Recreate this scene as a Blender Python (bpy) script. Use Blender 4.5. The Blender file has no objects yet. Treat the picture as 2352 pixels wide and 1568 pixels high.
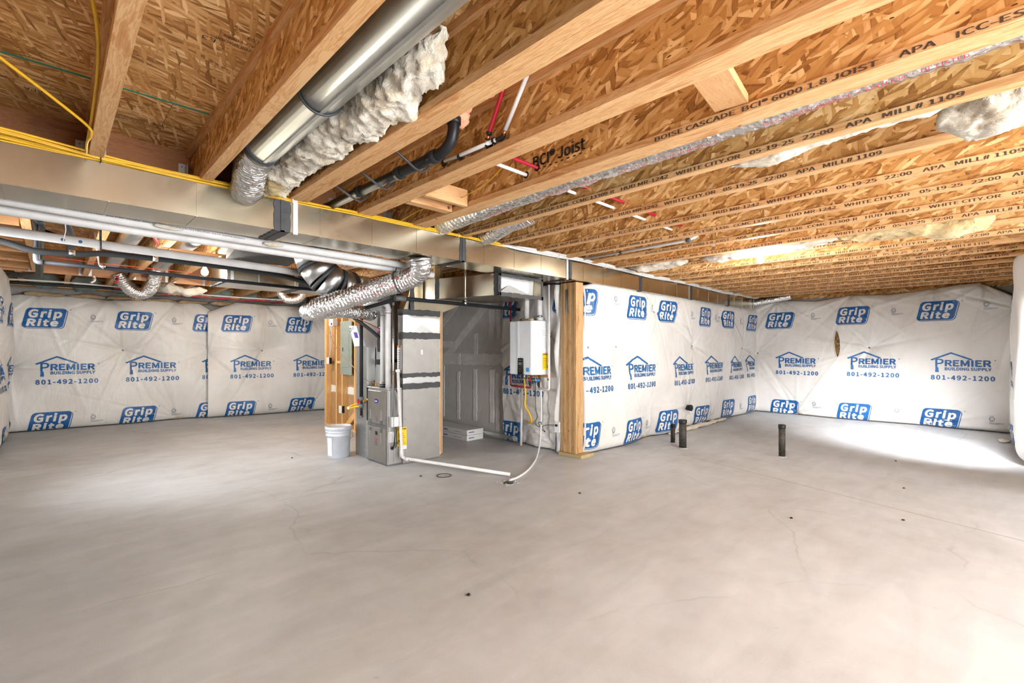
import bpy, bmesh, math, random
import numpy as np
from mathutils import Vector, Matrix, noise
random.seed(11); RNG = np.random.default_rng(5)
S = bpy.context.scene
COL = S.collection

# ---------------------------------------------------------------- camera, world, light, exposure
PHI = math.radians(45.505)
cam = bpy.data.cameras.new('camera'); cam.lens = 16.482; cam.sensor_width = 36.0; cam.shift_y = 18/2352
cam.clip_start = 0.02
camo = bpy.data.objects.new('camera', cam); COL.objects.link(camo)
camo.location = (0, 0, 1.28); camo.rotation_euler = (math.pi/2, 0, PHI - math.pi/2)
S.camera = camo
S.view_settings.view_transform = 'Standard'; S.view_settings.look = 'None'
S.view_settings.gamma = 1.0; S.view_settings.use_curve_mapping = False
S.view_settings.exposure = 0.46
W = bpy.data.worlds.new('sky'); S.world = W; W.use_nodes = True
W.node_tree.nodes['Background'].inputs[0].default_value = (0.86, 0.93, 1.0, 1)
W.node_tree.nodes['Background'].inputs[1].default_value = 1.0
S.cycles.max_bounces = 5; S.cycles.diffuse_bounces = 4; S.cycles.glossy_bounces = 3
S.cycles.use_adaptive_sampling = True; S.cycles.adaptive_threshold = 0.09; S.cycles.adaptive_min_samples = 14
S.cycles.sample_clamp_indirect = 6.0; S.cycles.caustics_reflective = False; S.cycles.caustics_refractive = False
S.cycles.use_denoising = True

def area(name, loc, direction, sx, sy, power, col=(1, 1, 1), spread=180):
    l = bpy.data.lights.new(name, 'AREA'); l.shape = 'RECTANGLE'; l.size = sx; l.size_y = sy
    l.energy = power; l.color = col; l.spread = math.radians(spread)
    o = bpy.data.objects.new(name, l); COL.objects.link(o); o.location = loc
    o.rotation_euler = Vector(direction).to_track_quat('-Z', 'Z').to_euler()
    return o
# added fill from invented rear and left openings, plus the right wall window
area('added_fill_rear_door', (1.6, -2.93, 1.12), (0, 1, 0.0), 2.6, 2.0, 265, (0.96, 0.98, 1.0))  # invented door light, fills the room from behind the camera
area('added_fill_rear', (4.7, -2.93, 1.35), (0, 1, 0.0), 1.9, 1.3, 100, (0.96, 0.98, 1.0))  # invented window light, more fill from the rear
area('added_fill_left', (-0.68, 5.3, 1.42), (1, 0.25, -0.12), 1.5, 0.72, 48, (0.96, 0.98, 1.0), 115)  # invented out-of-view window light, lifts the dark left side
area('daylight_side_window', (6.78, -0.52, 1.55), (0.74, 0.42, -0.56), 0.95, 0.8, 75, (0.97, 0.98, 1.0), 64)

# ---------------------------------------------------------------- helpers
def V3(*a): return Vector(a)
def tag(o, label=None, cat=None, group=None, kind=None):
    if label: o['label'] = label
    if cat: o['category'] = cat
    if group: o['group'] = group
    if kind: o['kind'] = kind
    return o
def root_loc(p):
    while p is not None and p.parent is not None: p = p.parent
    return np.array(p.location) if p is not None else np.zeros(3)
def thing(name, label, cat, loc=(0, 0, 0), group=None):
    o = bpy.data.objects.new(name, None); COL.objects.link(o); o.location = loc
    o.empty_display_size = 0.1
    return tag(o, label, cat, group)

class MB:
    def __init__(s): s.v = []; s.f = []; s.m = []; s.sm = []
    def add(s, vs, fs, m=0, smooth=False):
        n = len(s.v); s.v.extend([tuple(map(float, q)) for q in vs])
        for f in fs: s.f.append(tuple(i+n for i in f)); s.m.append(m); s.sm.append(smooth)
        return s
    def box(s, x0, x1, y0, y1, z0, z1, m=0):
        vs = [(x, y, z) for z in (z0, z1) for y in (y0, y1) for x in (x0, x1)]
        return s.add(vs, [(0, 2, 3, 1), (4, 5, 7, 6), (0, 1, 5, 4), (2, 6, 7, 3), (0, 4, 6, 2), (1, 3, 7, 5)], m)
    def beam(s, p0, p1, w, h, up=(0, 0, 1), m=0):
        p0, p1 = Vector(p0), Vector(p1); d = (p1-p0).normalized(); u = Vector(up)
        r = d.cross(u).normalized(); u = r.cross(d).normalized()
        vs = []
        for p in (p0, p1):
            for a, b in ((-1, -1), (1, -1), (1, 1), (-1, 1)): vs.append(p + r*(a*w/2) + u*(b*h/2))
        return s.add(vs, [(3, 2, 1, 0), (4, 5, 6, 7), (0, 1, 5, 4), (1, 2, 6, 5), (2, 3, 7, 6), (3, 0, 4, 7)], m)
    def tube(s, path, r, n=12, caps=True, m=0, smooth=True):
        P = [Vector(p) for p in path]; k = len(P)
        R = [r]*k if np.isscalar(r) else list(r)
        T = []
        for i in range(k):
            a = P[max(i-1, 0)]; b = P[min(i+1, k-1)]
            t = (b-a); T.append(t.normalized() if t.length > 1e-9 else Vector((0, 0, 1)))
        ref = Vector((0, 0, 1)) if abs(T[0].z) < .9 else Vector((1, 0, 0))
        nrm = T[0].cross(ref).normalized(); vs = []
        for i in range(k):
            nrm = (nrm - T[i]*nrm.dot(T[i])).normalized(); bn = T[i].cross(nrm)
            for j in range(n):
                a = 2*math.pi*j/n; vs.append(P[i] + (nrm*math.cos(a) + bn*math.sin(a))*R[i])
        fs = [(i*n+j, i*n+(j+1) % n, (i+1)*n+(j+1) % n, (i+1)*n+j) for i in range(k-1) for j in range(n)]
        b0 = len(s.v); s.add(vs, fs, m, smooth)
        if caps:
            s.f.append(tuple(b0+j for j in reversed(range(n)))); s.m.append(m); s.sm.append(False)
            s.f.append(tuple(b0+(k-1)*n+j for j in range(n))); s.m.append(m); s.sm.append(False)
        return s
    def cyl(s, p0, p1, r, n=16, m=0, r1=None): return s.tube([p0, p1], [r, r if r1 is None else r1], n, True, m)
    def lathe(s, c, prof, n=24, m=0, axis='Z', flat=False):
        vs = []; k = len(prof)
        for r, h in prof:
            for j in range(n):
                a = 2*math.pi*j/n; x, y = r*math.cos(a), r*math.sin(a)
                vs.append({'Z': (c[0]+x, c[1]+y, c[2]+h), 'X': (c[0]+h, c[1]+x, c[2]+y), 'Y': (c[0]+y, c[1]+h, c[2]+x)}[axis])
        fs = [(i*n+j, i*n+(j+1) % n, (i+1)*n+(j+1) % n, (i+1)*n+j) for i in range(k-1) for j in range(n)]
        b0 = len(s.v); s.add(vs, fs, m, not flat)
        s.f.append(tuple(b0+j for j in reversed(range(n)))); s.m.append(m); s.sm.append(False)
        s.f.append(tuple(b0+(k-1)*n+j for j in range(n))); s.m.append(m); s.sm.append(False)
        return s
    def prism(s, poly, d, m=0):
        """poly: 3D points of a planar outline, d: extrusion vector"""
        n = len(poly); d = Vector(d); a = [Vector(p) for p in poly]; b = [p+d for p in a]
        fs = [tuple(reversed(range(n))), tuple(range(n, 2*n))] + [(i, (i+1) % n, n+(i+1) % n, n+i) for i in range(n)]
        return s.add(a+b, fs, m)
    def strip(s, a, b, wd, nr, w, th=.004, jit=.008, step=.03, m=0):
        """a painted band: centre line a-b, width direction wd, surface normal nr, ragged edges"""
        a, b, wd, nr = Vector(a), Vector(b), Vector(wd).normalized(), Vector(nr).normalized()
        L = (b-a).length; k = max(2, int(L/step)+1); vs = []
        for i in range(k):
            p = a.lerp(b, i/(k-1))
            l = w/2 + random.uniform(-jit, jit); r = w/2 + random.uniform(-jit, jit)
            vs += [p-wd*l, p-wd*l+nr*th, p+wd*r+nr*th, p+wd*r]
        fs = []
        for i in range(k-1):
            o = i*4
            fs += [(o, o+4, o+5, o+1), (o+1, o+5, o+6, o+2), (o+2, o+6, o+7, o+3), (o+3, o+7, o+4, o)]
        fs += [(0, 1, 2, 3), ((k-1)*4+3, (k-1)*4+2, (k-1)*4+1, (k-1)*4)]
        return s.add(vs, fs, m)
    def build(s, name, mat, parent=None, bevel=0, local=False):
        me = bpy.data.meshes.new(name); o = bpy.data.objects.new(name, me); COL.objects.link(o)
        v = np.array(s.v, float)
        if parent is not None:
            if not local: v = v - root_loc(parent)
            o.parent = parent
        elif not local:
            c = np.array([(v[:, 0].min()+v[:, 0].max())/2, (v[:, 1].min()+v[:, 1].max())/2, v[:, 2].min()])
            v = v - c; o.location = c
        me.from_pydata(v.tolist(), [], s.f)
        for mm in (mat if isinstance(mat, (list, tuple)) else [mat]): me.materials.append(mm)
        me.polygons.foreach_set('material_index', s.m); me.polygons.foreach_set('use_smooth', s.sm)
        bm = bmesh.new(); bm.from_mesh(me); bmesh.ops.recalc_face_normals(bm, faces=bm.faces); bm.to_mesh(me); bm.free()
        if bevel:
            b = o.modifiers.new('bevel', 'BEVEL'); b.width = bevel; b.segments = 1; b.limit_method = 'ANGLE'; b.angle_limit = .7
        me.update()
        return o
def inst(o, parent=None, loc=(0, 0, 0), name=None):
    c = o.copy(); COL.objects.link(c); c.parent = parent; c.location = loc
    if name: c.name = name
    return c
def smooth_path(pts, n=8):
    P = [np.array(p, float) for p in pts]; P = [2*P[0]-P[1]] + P + [2*P[-1]-P[-2]]; out = []
    for i in range(1, len(P)-2):
        for k in range(n):
            t = k/n; a, b, c, d = P[i-1], P[i], P[i+1], P[i+2]
            out.append(.5*((2*b) + (-a+c)*t + (2*a-5*b+4*c-d)*t*t + (-a+3*b-3*c+d)*t**3))
    out.append(P[-2]); return [tuple(q) for q in out]
def resample(path, step):
    P = np.array(path); seg = np.linalg.norm(np.diff(P, axis=0), axis=1); c = np.r_[0, np.cumsum(seg)]
    n = max(2, int(c[-1]/step)+1); t = np.linspace(0, c[-1], n)
    return [tuple(np.interp(q, c, P[:, k]) for k in range(3)) for q in t]

# ---------------------------------------------------------------- materials
def _nt(name):
    m = bpy.data.materials.new(name); m.use_nodes = True; t = m.node_tree
    return m, t, t.nodes['Principled BSDF']
def N(t, kind, **kw):
    n = t.nodes.new(kind)
    for k, v in kw.items():
        if k in n.inputs: n.inputs[k].default_value = v
        else: setattr(n, k, v)
    return n
def ramp(t, src, stops, interp='LINEAR'):
    r = t.nodes.new('ShaderNodeValToRGB'); r.color_ramp.interpolation = interp
    e = r.color_ramp.elements
    while len(e) < len(stops): e.new(0.5)
    for i, (p, c) in enumerate(stops): e[i].position = p; e[i].color = (*c, 1) if len(c) == 3 else c
    t.links.new(src, r.inputs[0]); return r.outputs[0]
def mixc(t, fac, a, b, mode='MIX'):
    m = t.nodes.new('ShaderNodeMix'); m.data_type = 'RGBA'; m.blend_type = mode
    for sock, val in ((m.inputs[0], fac), (m.inputs[6], a), (m.inputs[7], b)):
        if hasattr(val, 'is_output'): t.links.new(val, sock)
        else: sock.default_value = val if np.isscalar(val) else (*val[:3], 1)
    return m.outputs[2]
def math_(t, op, a, b=None):
    m = t.nodes.new('ShaderNodeMath'); m.operation = op
    for i, v in enumerate((a, b)):
        if v is None: continue
        if hasattr(v, 'is_output'): t.links.new(v, m.inputs[i])
        else: m.inputs[i].default_value = v
    return m.outputs[0]
def coord(t, rnd=True, k=37.0):
    tc = t.nodes.new('ShaderNodeTexCoord'); out = tc.outputs['Object']
    if rnd:
        oi = t.nodes.new('ShaderNodeObjectInfo'); ml = N(t, 'ShaderNodeVectorMath', operation='MULTIPLY_ADD')
        cx = t.nodes.new('ShaderNodeCombineXYZ')
        for i in range(3): t.links.new(oi.outputs['Random'], cx.inputs[i])
        t.links.new(cx.outputs[0], ml.inputs[0]); ml.inputs[1].default_value = (k, k*.7, k*.3); t.links.new(out, ml.inputs[2])
        out = ml.outputs[0]
    return out
def mapping(t, src, scale=(1, 1, 1), rot=(0, 0, 0), loc=(0, 0, 0)):
    m = t.nodes.new('ShaderNodeMapping'); t.links.new(src, m.inputs[0])
    m.inputs['Scale'].default_value = scale; m.inputs['Rotation'].default_value = rot; m.inputs['Location'].default_value = loc
    return m.outputs[0]
def noise_(t, vec, scale=5, detail=3, rough=.55, dist=0.0):
    n = N(t, 'ShaderNodeTexNoise'); n.inputs['Scale'].default_value = scale; n.inputs['Detail'].default_value = detail
    n.inputs['Roughness'].default_value = rough; n.inputs['Distortion'].default_value = dist
    if vec is not None: t.links.new(vec, n.inputs['Vector'])
    return n.outputs['Fac']
def bump(t, bs, h, strength=.3, dist=.01):
    b = t.nodes.new('ShaderNodeBump'); b.inputs['Strength'].default_value = strength; b.inputs['Distance'].default_value = dist
    t.links.new(h, b.inputs['Height']); t.links.new(b.outputs[0], bs.inputs['Normal'])
def plain(name, col, rough=.5, metal=0, var=.06, bumpy=0, bscale=60, spec=None, nscale=9):
    m, t, b = _nt(name); c = coord(t)
    n = noise_(t, c, nscale, 4)
    lo = tuple(max(0, x*(1-var*2)) for x in col); hi = tuple(min(1, x*(1+var*2)) for x in col)
    t.links.new(ramp(t, n, [(.3, lo), (.7, hi)]), b.inputs['Base Color'])
    b.inputs['Roughness'].default_value = rough; b.inputs['Metallic'].default_value = metal
    if spec is not None: b.inputs['Specular IOR Level'].default_value = spec
    if bumpy: bump(t, b, noise_(t, c, bscale, 3), bumpy, .004)
    return m
def osb_mat(name, a0, a1, tint=(1, 1, 1), aniso=False):
    m, t, b = _nt(name); src = coord(t, True)
    sp = t.nodes.new('ShaderNodeSeparateXYZ'); t.links.new(src, sp.inputs[0])
    cb = t.nodes.new('ShaderNodeCombineXYZ'); t.links.new(sp.outputs[a0], cb.inputs[0]); t.links.new(sp.outputs[a1], cb.inputs[1])
    base0 = cb.outputs[0]
    nz = N(t, 'ShaderNodeTexNoise'); nz.inputs['Scale'].default_value = 7; nz.inputs['Detail'].default_value = 2; t.links.new(base0, nz.inputs['Vector'])
    ad = N(t, 'ShaderNodeVectorMath', operation='MULTIPLY_ADD'); t.links.new(nz.outputs['Color'], ad.inputs[0])
    ad.inputs[1].default_value = (.022, .022, 0); t.links.new(base0, ad.inputs[2]); base = ad.outputs[0]
    tn = lambda c: tuple(x*y for x, y in zip(c, tint))
    tans = [(.08, tn((.25, .11, .03))), (.30, tn((.45, .23, .072))), (.5, tn((.54, .30, .105))), (.68, tn((.60, .365, .145))), (.88, tn((.80, .57, .29)))]
    rots = ((.06, 1.0), (-.22, 1.0), (.35, .9), (1.3, .7)) if aniso else ((.45, 1.15), (1.5, 1.0), (2.45, .9), (-.25, .75))
    col = None; hs = None
    for i, (rot, sc) in enumerate(rots):
        lx, ly = ((.17, .020) if aniso else (.115, .024))
        mq = t.nodes.new('ShaderNodeMapping'); mq.vector_type = 'TEXTURE'; t.links.new(base, mq.inputs[0]); mq.inputs['Rotation'].default_value = (0, 0, rot); mq.inputs['Scale'].default_value = (lx*sc, ly*sc, 1); mq.inputs['Location'].default_value = (i*7.3, i*3.1, 0); mp = mq.outputs[0]
        v = N(t, 'ShaderNodeTexVoronoi'); v.voronoi_dimensions = '2D'; v.inputs['Scale'].default_value = 1; v.inputs['Randomness'].default_value = .9; t.links.new(mp, v.inputs['Vector'])
        sx = t.nodes.new('ShaderNodeSeparateColor'); t.links.new(v.outputs['Color'], sx.inputs[0])
        mp2 = t.nodes.new('ShaderNodeMapping'); mp2.vector_type = 'TEXTURE'; t.links.new(base, mp2.inputs[0]); mp2.inputs['Rotation'].default_value = (0, 0, rot); mp2.inputs['Scale'].default_value = (.05, .0035, 1)
        fine = noise_(t, mp2.outputs[0], 1, 2)
        edge = ramp(t, v.outputs['Distance'], [(.40, (0, 0, 0)), (.72, (1, 1, 1))])
        val = math_(t, 'ADD', math_(t, 'MULTIPLY', sx.outputs[0], .80), math_(t, 'MULTIPLY', fine, .24))
        val = math_(t, 'SUBTRACT', val, math_(t, 'MULTIPLY', edge, .16))
        c = ramp(t, val, tans)
        if col is None: col = c; hs = sx.outputs[1]
        else:
            k = math_(t, 'GREATER_THAN', sx.outputs[1], .52 if i < 3 else .70)
            col = mixc(t, k, col, c); hs = None
    n = noise_(t, mapping(t, base, (30, 95, 1), (0, 0, .2 if aniso else .9)), 1, 1, .4)      # dark slivers
    col = mixc(t, math_(t, 'LESS_THAN', n, .265), col, tn((.11, .045, .015)))
    big = noise_(t, base, 1.6, 2)
    col = mixc(t, 1.0, col, ramp(t, big, [(.3, (.90, .90, .90)), (.7, (1.06, 1.05, 1.03))]), 'MULTIPLY')
    t.links.new(col, b.inputs['Base Color']); b.inputs['Roughness'].default_value = .62; b.inputs['Specular IOR Level'].default_value = .3
    return m
def wood_mat(name, axis, c0=(.50, .245, .085), c1=(.70, .43, .19), c2=(.78, .54, .28), blot=1.0, rnd=True):
    m, t, b = _nt(name); src = coord(t, rnd)
    st = [13, 13, 13]; st[axis] = 1.9
    v = mapping(t, src, tuple(st))
    n1 = noise_(t, v, 1.0, 4, .6, 1.6)
    st2 = [170, 170, 170]; st2[axis] = 6
    n2 = noise_(t, mapping(t, src, tuple(st2)), 1.0, 2)
    val = math_(t, 'ADD', math_(t, 'MULTIPLY', n1, .8), math_(t, 'MULTIPLY', n2, .25))
    col = ramp(t, val, [(.33, c0), (.46, c1), (.50, c2), (.56, c1), (.60, c2), (.72, c2)])
    kn = N(t, 'ShaderNodeTexVoronoi'); kn.inputs['Scale'].default_value = 2.2; t.links.new(mapping(t, src, (1.6, 1.6, 1.6)), kn.inputs['Vector'])
    col = mixc(t, ramp(t, kn.outputs['Distance'], [(.03, (1, 1, 1)), (.055, (0, 0, 0))]), col, (.16, .06, .02))
    t.links.new(col, b.inputs['Base Color']); b.inputs['Roughness'].default_value = .6; b.inputs['Specular IOR Level'].default_value = .3
    return m
def metal_mat(name, col=(.66, .67, .66), rough=.33, spangle=True):
    m, t, b = _nt(name); c = coord(t)
    vo = N(t, 'ShaderNodeTexVoronoi'); vo.inputs['Scale'].default_value = 55; t.links.new(c, vo.inputs['Vector'])
    sx = t.nodes.new('ShaderNodeSeparateColor'); t.links.new(vo.outputs['Color'], sx.inputs[0])
    n = noise_(t, c, 2.2, 4)
    v = math_(t, 'ADD', math_(t, 'MULTIPLY', sx.outputs[0], .10 if spangle else .03), math_(t, 'MULTIPLY', n, .85))
    t.links.new(ramp(t, v, [(.25, tuple(x*.95 for x in col)), (.75, tuple(min(1, x*1.05) for x in col))]), b.inputs['Base Color'])
    b.inputs['Metallic'].default_value = 1.0
    t.links.new(ramp(t, n, [(.3, (rough*.9,)*3), (.7, (rough*1.1,)*3)]), b.inputs['Roughness'])
    bump(t, b, noise_(t, c, 2.5, 1), .18, .02)
    return m
def foil_mat(name):
    m, t, b = _nt(name); c = coord(t)
    b.inputs['Metallic'].default_value = 1.0; b.inputs['Base Color'].default_value = (.82, .82, .82, 1); b.inputs['Roughness'].default_value = .28
    v = N(t, 'ShaderNodeTexVoronoi'); v.feature = 'F1'; v.inputs['Scale'].default_value = 42; t.links.new(c, v.inputs['Vector'])
    n = noise_(t, c, 30, 4, .6, .8)
    bump(t, b, math_(t, 'ADD', v.outputs['Distance'], n), .8, .008)
    return m
def concrete_mat(name):
    m, t, b = _nt(name); c = coord(t, False)
    n1 = noise_(t, c, .55, 5, .6, .6); n2 = noise_(t, c, 4.5, 5, .6); n3 = noise_(t, c, 160, 2)
    v = math_(t, 'ADD', math_(t, 'ADD', math_(t, 'MULTIPLY', n1, .6), math_(t, 'MULTIPLY', n2, .3)), math_(t, 'MULTIPLY', n3, .14))
    col = ramp(t, v, [(.36, (.405, .405, .40)), (.47, (.475, .485, .49)), (.56, (.52, .535, .55)), (.70, (.575, .595, .615))])
    # trowel sweeps
    sw = noise_(t, mapping(t, c, (1.1, 4.5, 1), (0, 0, .5)), 1.0, 4, .6, 1.2)
    col = mixc(t, 1.0, col, ramp(t, sw, [(.35, (.93, .93, .93)), (.65, (1.04, 1.035, 1.03))]), 'MULTIPLY')
    # hairline cracks, broken up
    nz = N(t, 'ShaderNodeTexNoise'); nz.inputs['Scale'].default_value = 1.3; nz.inputs['Detail'].default_value = 6; t.links.new(c, nz.inputs['Vector'])
    ad = N(t, 'ShaderNodeVectorMath', operation='MULTIPLY_ADD'); t.links.new(nz.outputs['Color'], ad.inputs[0]); ad.inputs[1].default_value = (.55, .55, 0); t.links.new(c, ad.inputs[2])
    vo = N(t, 'ShaderNodeTexVoronoi'); vo.feature = 'DISTANCE_TO_EDGE'; vo.inputs['Scale'].default_value = .52; t.links.new(ad.outputs[0], vo.inputs['Vector'])
    line = ramp(t, vo.outputs['Distance'], [(.0, (1, 1, 1)), (.005, (0, 0, 0))])
    msk = ramp(t, noise_(t, c, .9, 2), [(.46, (0, 0, 0)), (.56, (.65, .65, .65))])
    col = mixc(t, mixc(t, 1.0, line, msk, 'MULTIPLY'), col, (.33, .33, .345))
    sp = ramp(t, noise_(t, c, 14, 3), [(.24, (1, 1, 1)), (.28, (0, 0, 0))])
    col = mixc(t, math_(t, 'MULTIPLY', sp, .4), col, (.33, .30, .26))
    t.links.new(col, b.inputs['Base Color'])
    t.links.new(ramp(t, n1, [(.35, (.62,)*3), (.65, (.46,)*3)]), b.inputs['Roughness'])
    bump(t, b, math_(t, 'ADD', n3, math_(t, 'MULTIPLY', n2, 2.0)), .12, .003)
    return m
def plastic_sheet_mat(name):
    m, t, b = _nt(name); c = coord(t, True)
    n = noise_(t, c, 1.7, 5, .6)
    col = ramp(t, n, [(.3, (.66, .635, .595)), (.5, (.735, .715, .685)), (.75, (.79, .775, .75))])
    t.links.new(col, b.inputs['Base Color']); b.inputs['Roughness'].default_value = .38
    w = N(t, 'ShaderNodeTexVoronoi'); w.inputs['Scale'].default_value = 7; t.links.new(c, w.inputs['Vector'])
    cr = noise_(t, mapping(t, c, (9, 9, 3)), 1.0, 5, .65, 1.0)
    bump(t, b, cr, .55, .012)
    return m
def fluff_mat(name, lo, hi):
    m, t, b = _nt(name); c = coord(t, True)
    n = noise_(t, c, 9, 6, .65, .7)
    t.links.new(ramp(t, n, [(.3, lo), (.55, hi), (.8, tuple(min(1, x*1.08) for x in hi))]), b.inputs['Base Color'])
    b.inputs['Roughness'].default_value = .95; b.inputs['Specular IOR Level'].default_value = .1
    b.inputs['Sheen Weight'].default_value = .3
    f = noise_(t, mapping(t, c, (60, 25, 60)), 1.0, 5, .7, 1.5)
    bump(t, b, math_(t, 'ADD', f, math_(t, 'MULTIPLY', n, 1.5)), .9, .012)
    return m
def glow(name, col, st):
    m, t, b = _nt(name); b.inputs['Base Color'].default_value = (*col, 1)
    b.inputs['Emission Color'].default_value = (*col, 1); b.inputs['Emission Strength'].default_value = st
    return m

OSBW = osb_mat('osb_web', 1, 2, (1.22, 1.17, 1.12))
OSBF = osb_mat('osb_subfloor', 0, 1, (1.24, 1.22, 1.25), True)
WY = wood_mat('lumber_along_y', 1, (.52, .27, .10), (.66, .41, .185), (.77, .54, .285))
WYD = wood_mat('flange_along_y', 1, (.48, .19, .06), (.61, .315, .125), (.74, .455, .22))
WX = wood_mat('lumber_along_x', 0, (.44, .20, .075), (.60, .32, .14), (.66, .38, .18))
WZ = wood_mat('lumber_upright', 2, (.56, .28, .09), (.70, .40, .15), (.76, .49, .22))
WZ2 = wood_mat('post_lumber', 2, (.30, .15, .055), (.45, .26, .11), (.54, .345, .165))
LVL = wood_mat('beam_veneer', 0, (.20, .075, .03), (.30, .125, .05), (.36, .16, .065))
PLY = wood_mat('header_board', 0, (.48, .22, .10), (.60, .31, .16), (.64, .35, .19))
GALV = metal_mat('galvanised_steel', (.52, .46, .345), .24)
GALVR = metal_mat('round_duct_steel', (.60, .61, .59), .40)
GALVI = plain('brightened_duct_steel', (.72, .71, .69), .5, .25, .03)  # lightened, low-metal steel so the duct opening looks lit
GALVB = metal_mat('bright_galvanised_steel', (.62, .635, .64), .34, False)
GALVD = metal_mat('dull_galvanised_steel', (.52, .53, .52), .42)
FOIL = foil_mat('foil')
MAST = plain('duct_mastic', (.043, .045, .048), .55, 0, .15, .5, 40)
CONC = concrete_mat('concrete')
CONCW = plain('wall_concrete', (.42, .41, .39), .8, 0, .08, .3, 30)
SHEET = plastic_sheet_mat('white_plastic_sheet')
BLUE = plain('blue_print', (.006, .105, .33), .42, 0, .12)
BLUE2 = plain('blue_lettering', (.012, .12, .34), .42, 0, .12)
WPRINT = plain('unprinted_white', (.74, .725, .70), .42, 0, .03)
GPRINT = plain('grey_fine_print', (.16, .19, .25), .5, 0, .05)
INK = plain('black_ink', (.035, .025, .02), .7, 0, .1)
INKJ = plain('faded_stamp_ink', (.075, .045, .028), .7, 0, .2)
REDINK = plain('red_ink', (.55, .03, .05), .5, 0, .1)
PVC = plain('white_pvc', (.70, .69, .68), .6, 0, .05, spec=.25)
PVCY = plain('aged_white_pvc', (.66, .63, .57), .38, 0, .06)
PEXW = plain('white_pex', (.80, .80, .79), .35, 0, .03)
PEXR = plain('red_pex', (.50, .012, .035), .35, 0, .06)
ABS = plain('black_abs', (.013, .013, .015), .42, 0, .1, spec=.35)
IRON = plain('black_iron', (.016, .018, .022), .6, 0, .1, spec=.25)
FOAMB = plain('black_foam_sleeve', (.016, .017, .019), .75, 0, .1, .3, 80)
STEELG = plain('grey_fitting', (.13, .135, .145), .55, .2, .08)
COPPER = plain('copper', (.65, .27, .13), .3, 1, .05)
BRASS = plain('brass', (.62, .43, .14), .3, 1, .05)
YEL = plain('yellow_cable_jacket', (.72, .40, .012), .45, 0, .08)
YGAS = plain('yellow_gas_tube', (.80, .45, .02), .4, 0, .05)
WCAB = plain('white_cable_jacket', (.66, .65, .63), .5, 0, .05)
STRAP = plain('black_plastic_strap', (.03, .033, .036), .45, 0, .1)
FUR = plain('furnace_paint', (.27, .25, .222), .36, .5, .03)
FURS = plain('grey_cabinet_metal', (.38, .37, .35), .38, .5, .03)
GREENP = plain('panel_green_grey', (.28, .325, .28), .45, .1, .03)
WHITEP = plain('white_enamel', (.72, .74, .76), .28, 0, .015)
BLK = plain('black_gloss', (.012, .012, .013), .2, 0, .05)
BUCK = plain('grey_white_bucket', (.55, .58, .62), .42, 0, .04)
CARD = plain('white_carton', (.66, .66, .655), .6, 0, .03)
LABY = plain('yellow_label', (.86, .58, .012), .5, 0, .03)
LABW = plain('white_label', (.80, .80, .80), .5, 0, .03)
LABB = plain('blue_label', (.03, .30, .70), .5, 0, .03)
NAVY = plain('navy_badge', (.015, .02, .22), .35, 0, .05)
PURP = plain('purple_label', (.10, .06, .36), .5, 0, .05)
DRYW = plain('grey_drywall_paper', (.57, .555, .525), .85, 0, .03, .1, 90)
MUD = plain('joint_compound', (.73, .72, .70), .85, 0, .05, .2, 50)
DRYB = plain('drywall_back_warm_bounce', (.44, .27, .125), .85, 0, .06)  # orange-brown bounce from the wood studs put into the paper colour
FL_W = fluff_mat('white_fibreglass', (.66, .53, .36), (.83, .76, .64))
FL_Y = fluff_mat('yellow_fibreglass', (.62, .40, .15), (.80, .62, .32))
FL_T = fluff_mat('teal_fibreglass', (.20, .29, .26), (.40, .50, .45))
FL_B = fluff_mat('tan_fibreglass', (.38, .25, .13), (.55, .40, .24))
FOAM = plain('orange_spray_foam', (.80, .40, .25), .7, 0, .08, .5, 50)
GREENE = plain('green_edge_paint', (.02, .26, .17), .6, 0, .1)
PINK = plain('pink_tape', (.85, .03, .45), .5, 0, .05)
ORANGE = plain('orange_red_wire', (.75, .09, .02), .5, 0, .05)
ABSD = plain('dusty_black_pipe', (.035, .030, .022), .6, 0, .5, .4, 60, None, 60)
BULB = glow('lit_bulb', (1.0, .94, .84), 800)

# ---------------------------------------------------------------- text and printed marks
import os
FONT = None
try:
    _fp = os.path.join(bpy.utils.resource_path('LOCAL'), 'datafiles', 'fonts', 'Noto Sans CJK Regular.woff2')
    if os.path.exists(_fp): FONT = bpy.data.fonts.load(_fp)
except Exception: FONT = None
def text2d(body, size=1.0, offset=0.0, shear=0.0, sx=1.0, x=0.0, y=0.0, align='LEFT', res=3, spacing=1.0):
    cu = bpy.data.curves.new('txt', 'FONT'); cu.body = body; cu.size = size; cu.offset = offset; cu.shear = shear
    if FONT: cu.font = FONT
    cu.align_x = align; cu.resolution_u = res; cu.space_character = spacing
    cu.dimensions = '2D'; cu.fill_mode = 'FRONT'
    o = bpy.data.objects.new('txt', cu); COL.objects.link(o)
    dg = bpy.context.evaluated_depsgraph_get(); dg.update()
    me = bpy.data.meshes.new_from_object(o.evaluated_get(dg))
    v = np.empty(len(me.vertices)*3); me.vertices.foreach_get('co', v); v = v.reshape(-1, 3)[:, :2]
    f = [tuple(p.vertices) for p in me.polygons]
    bpy.data.objects.remove(o); bpy.data.curves.remove(cu); bpy.data.meshes.remove(me)
    v = v*[sx, 1] + [x, y]
    return v, f
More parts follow.
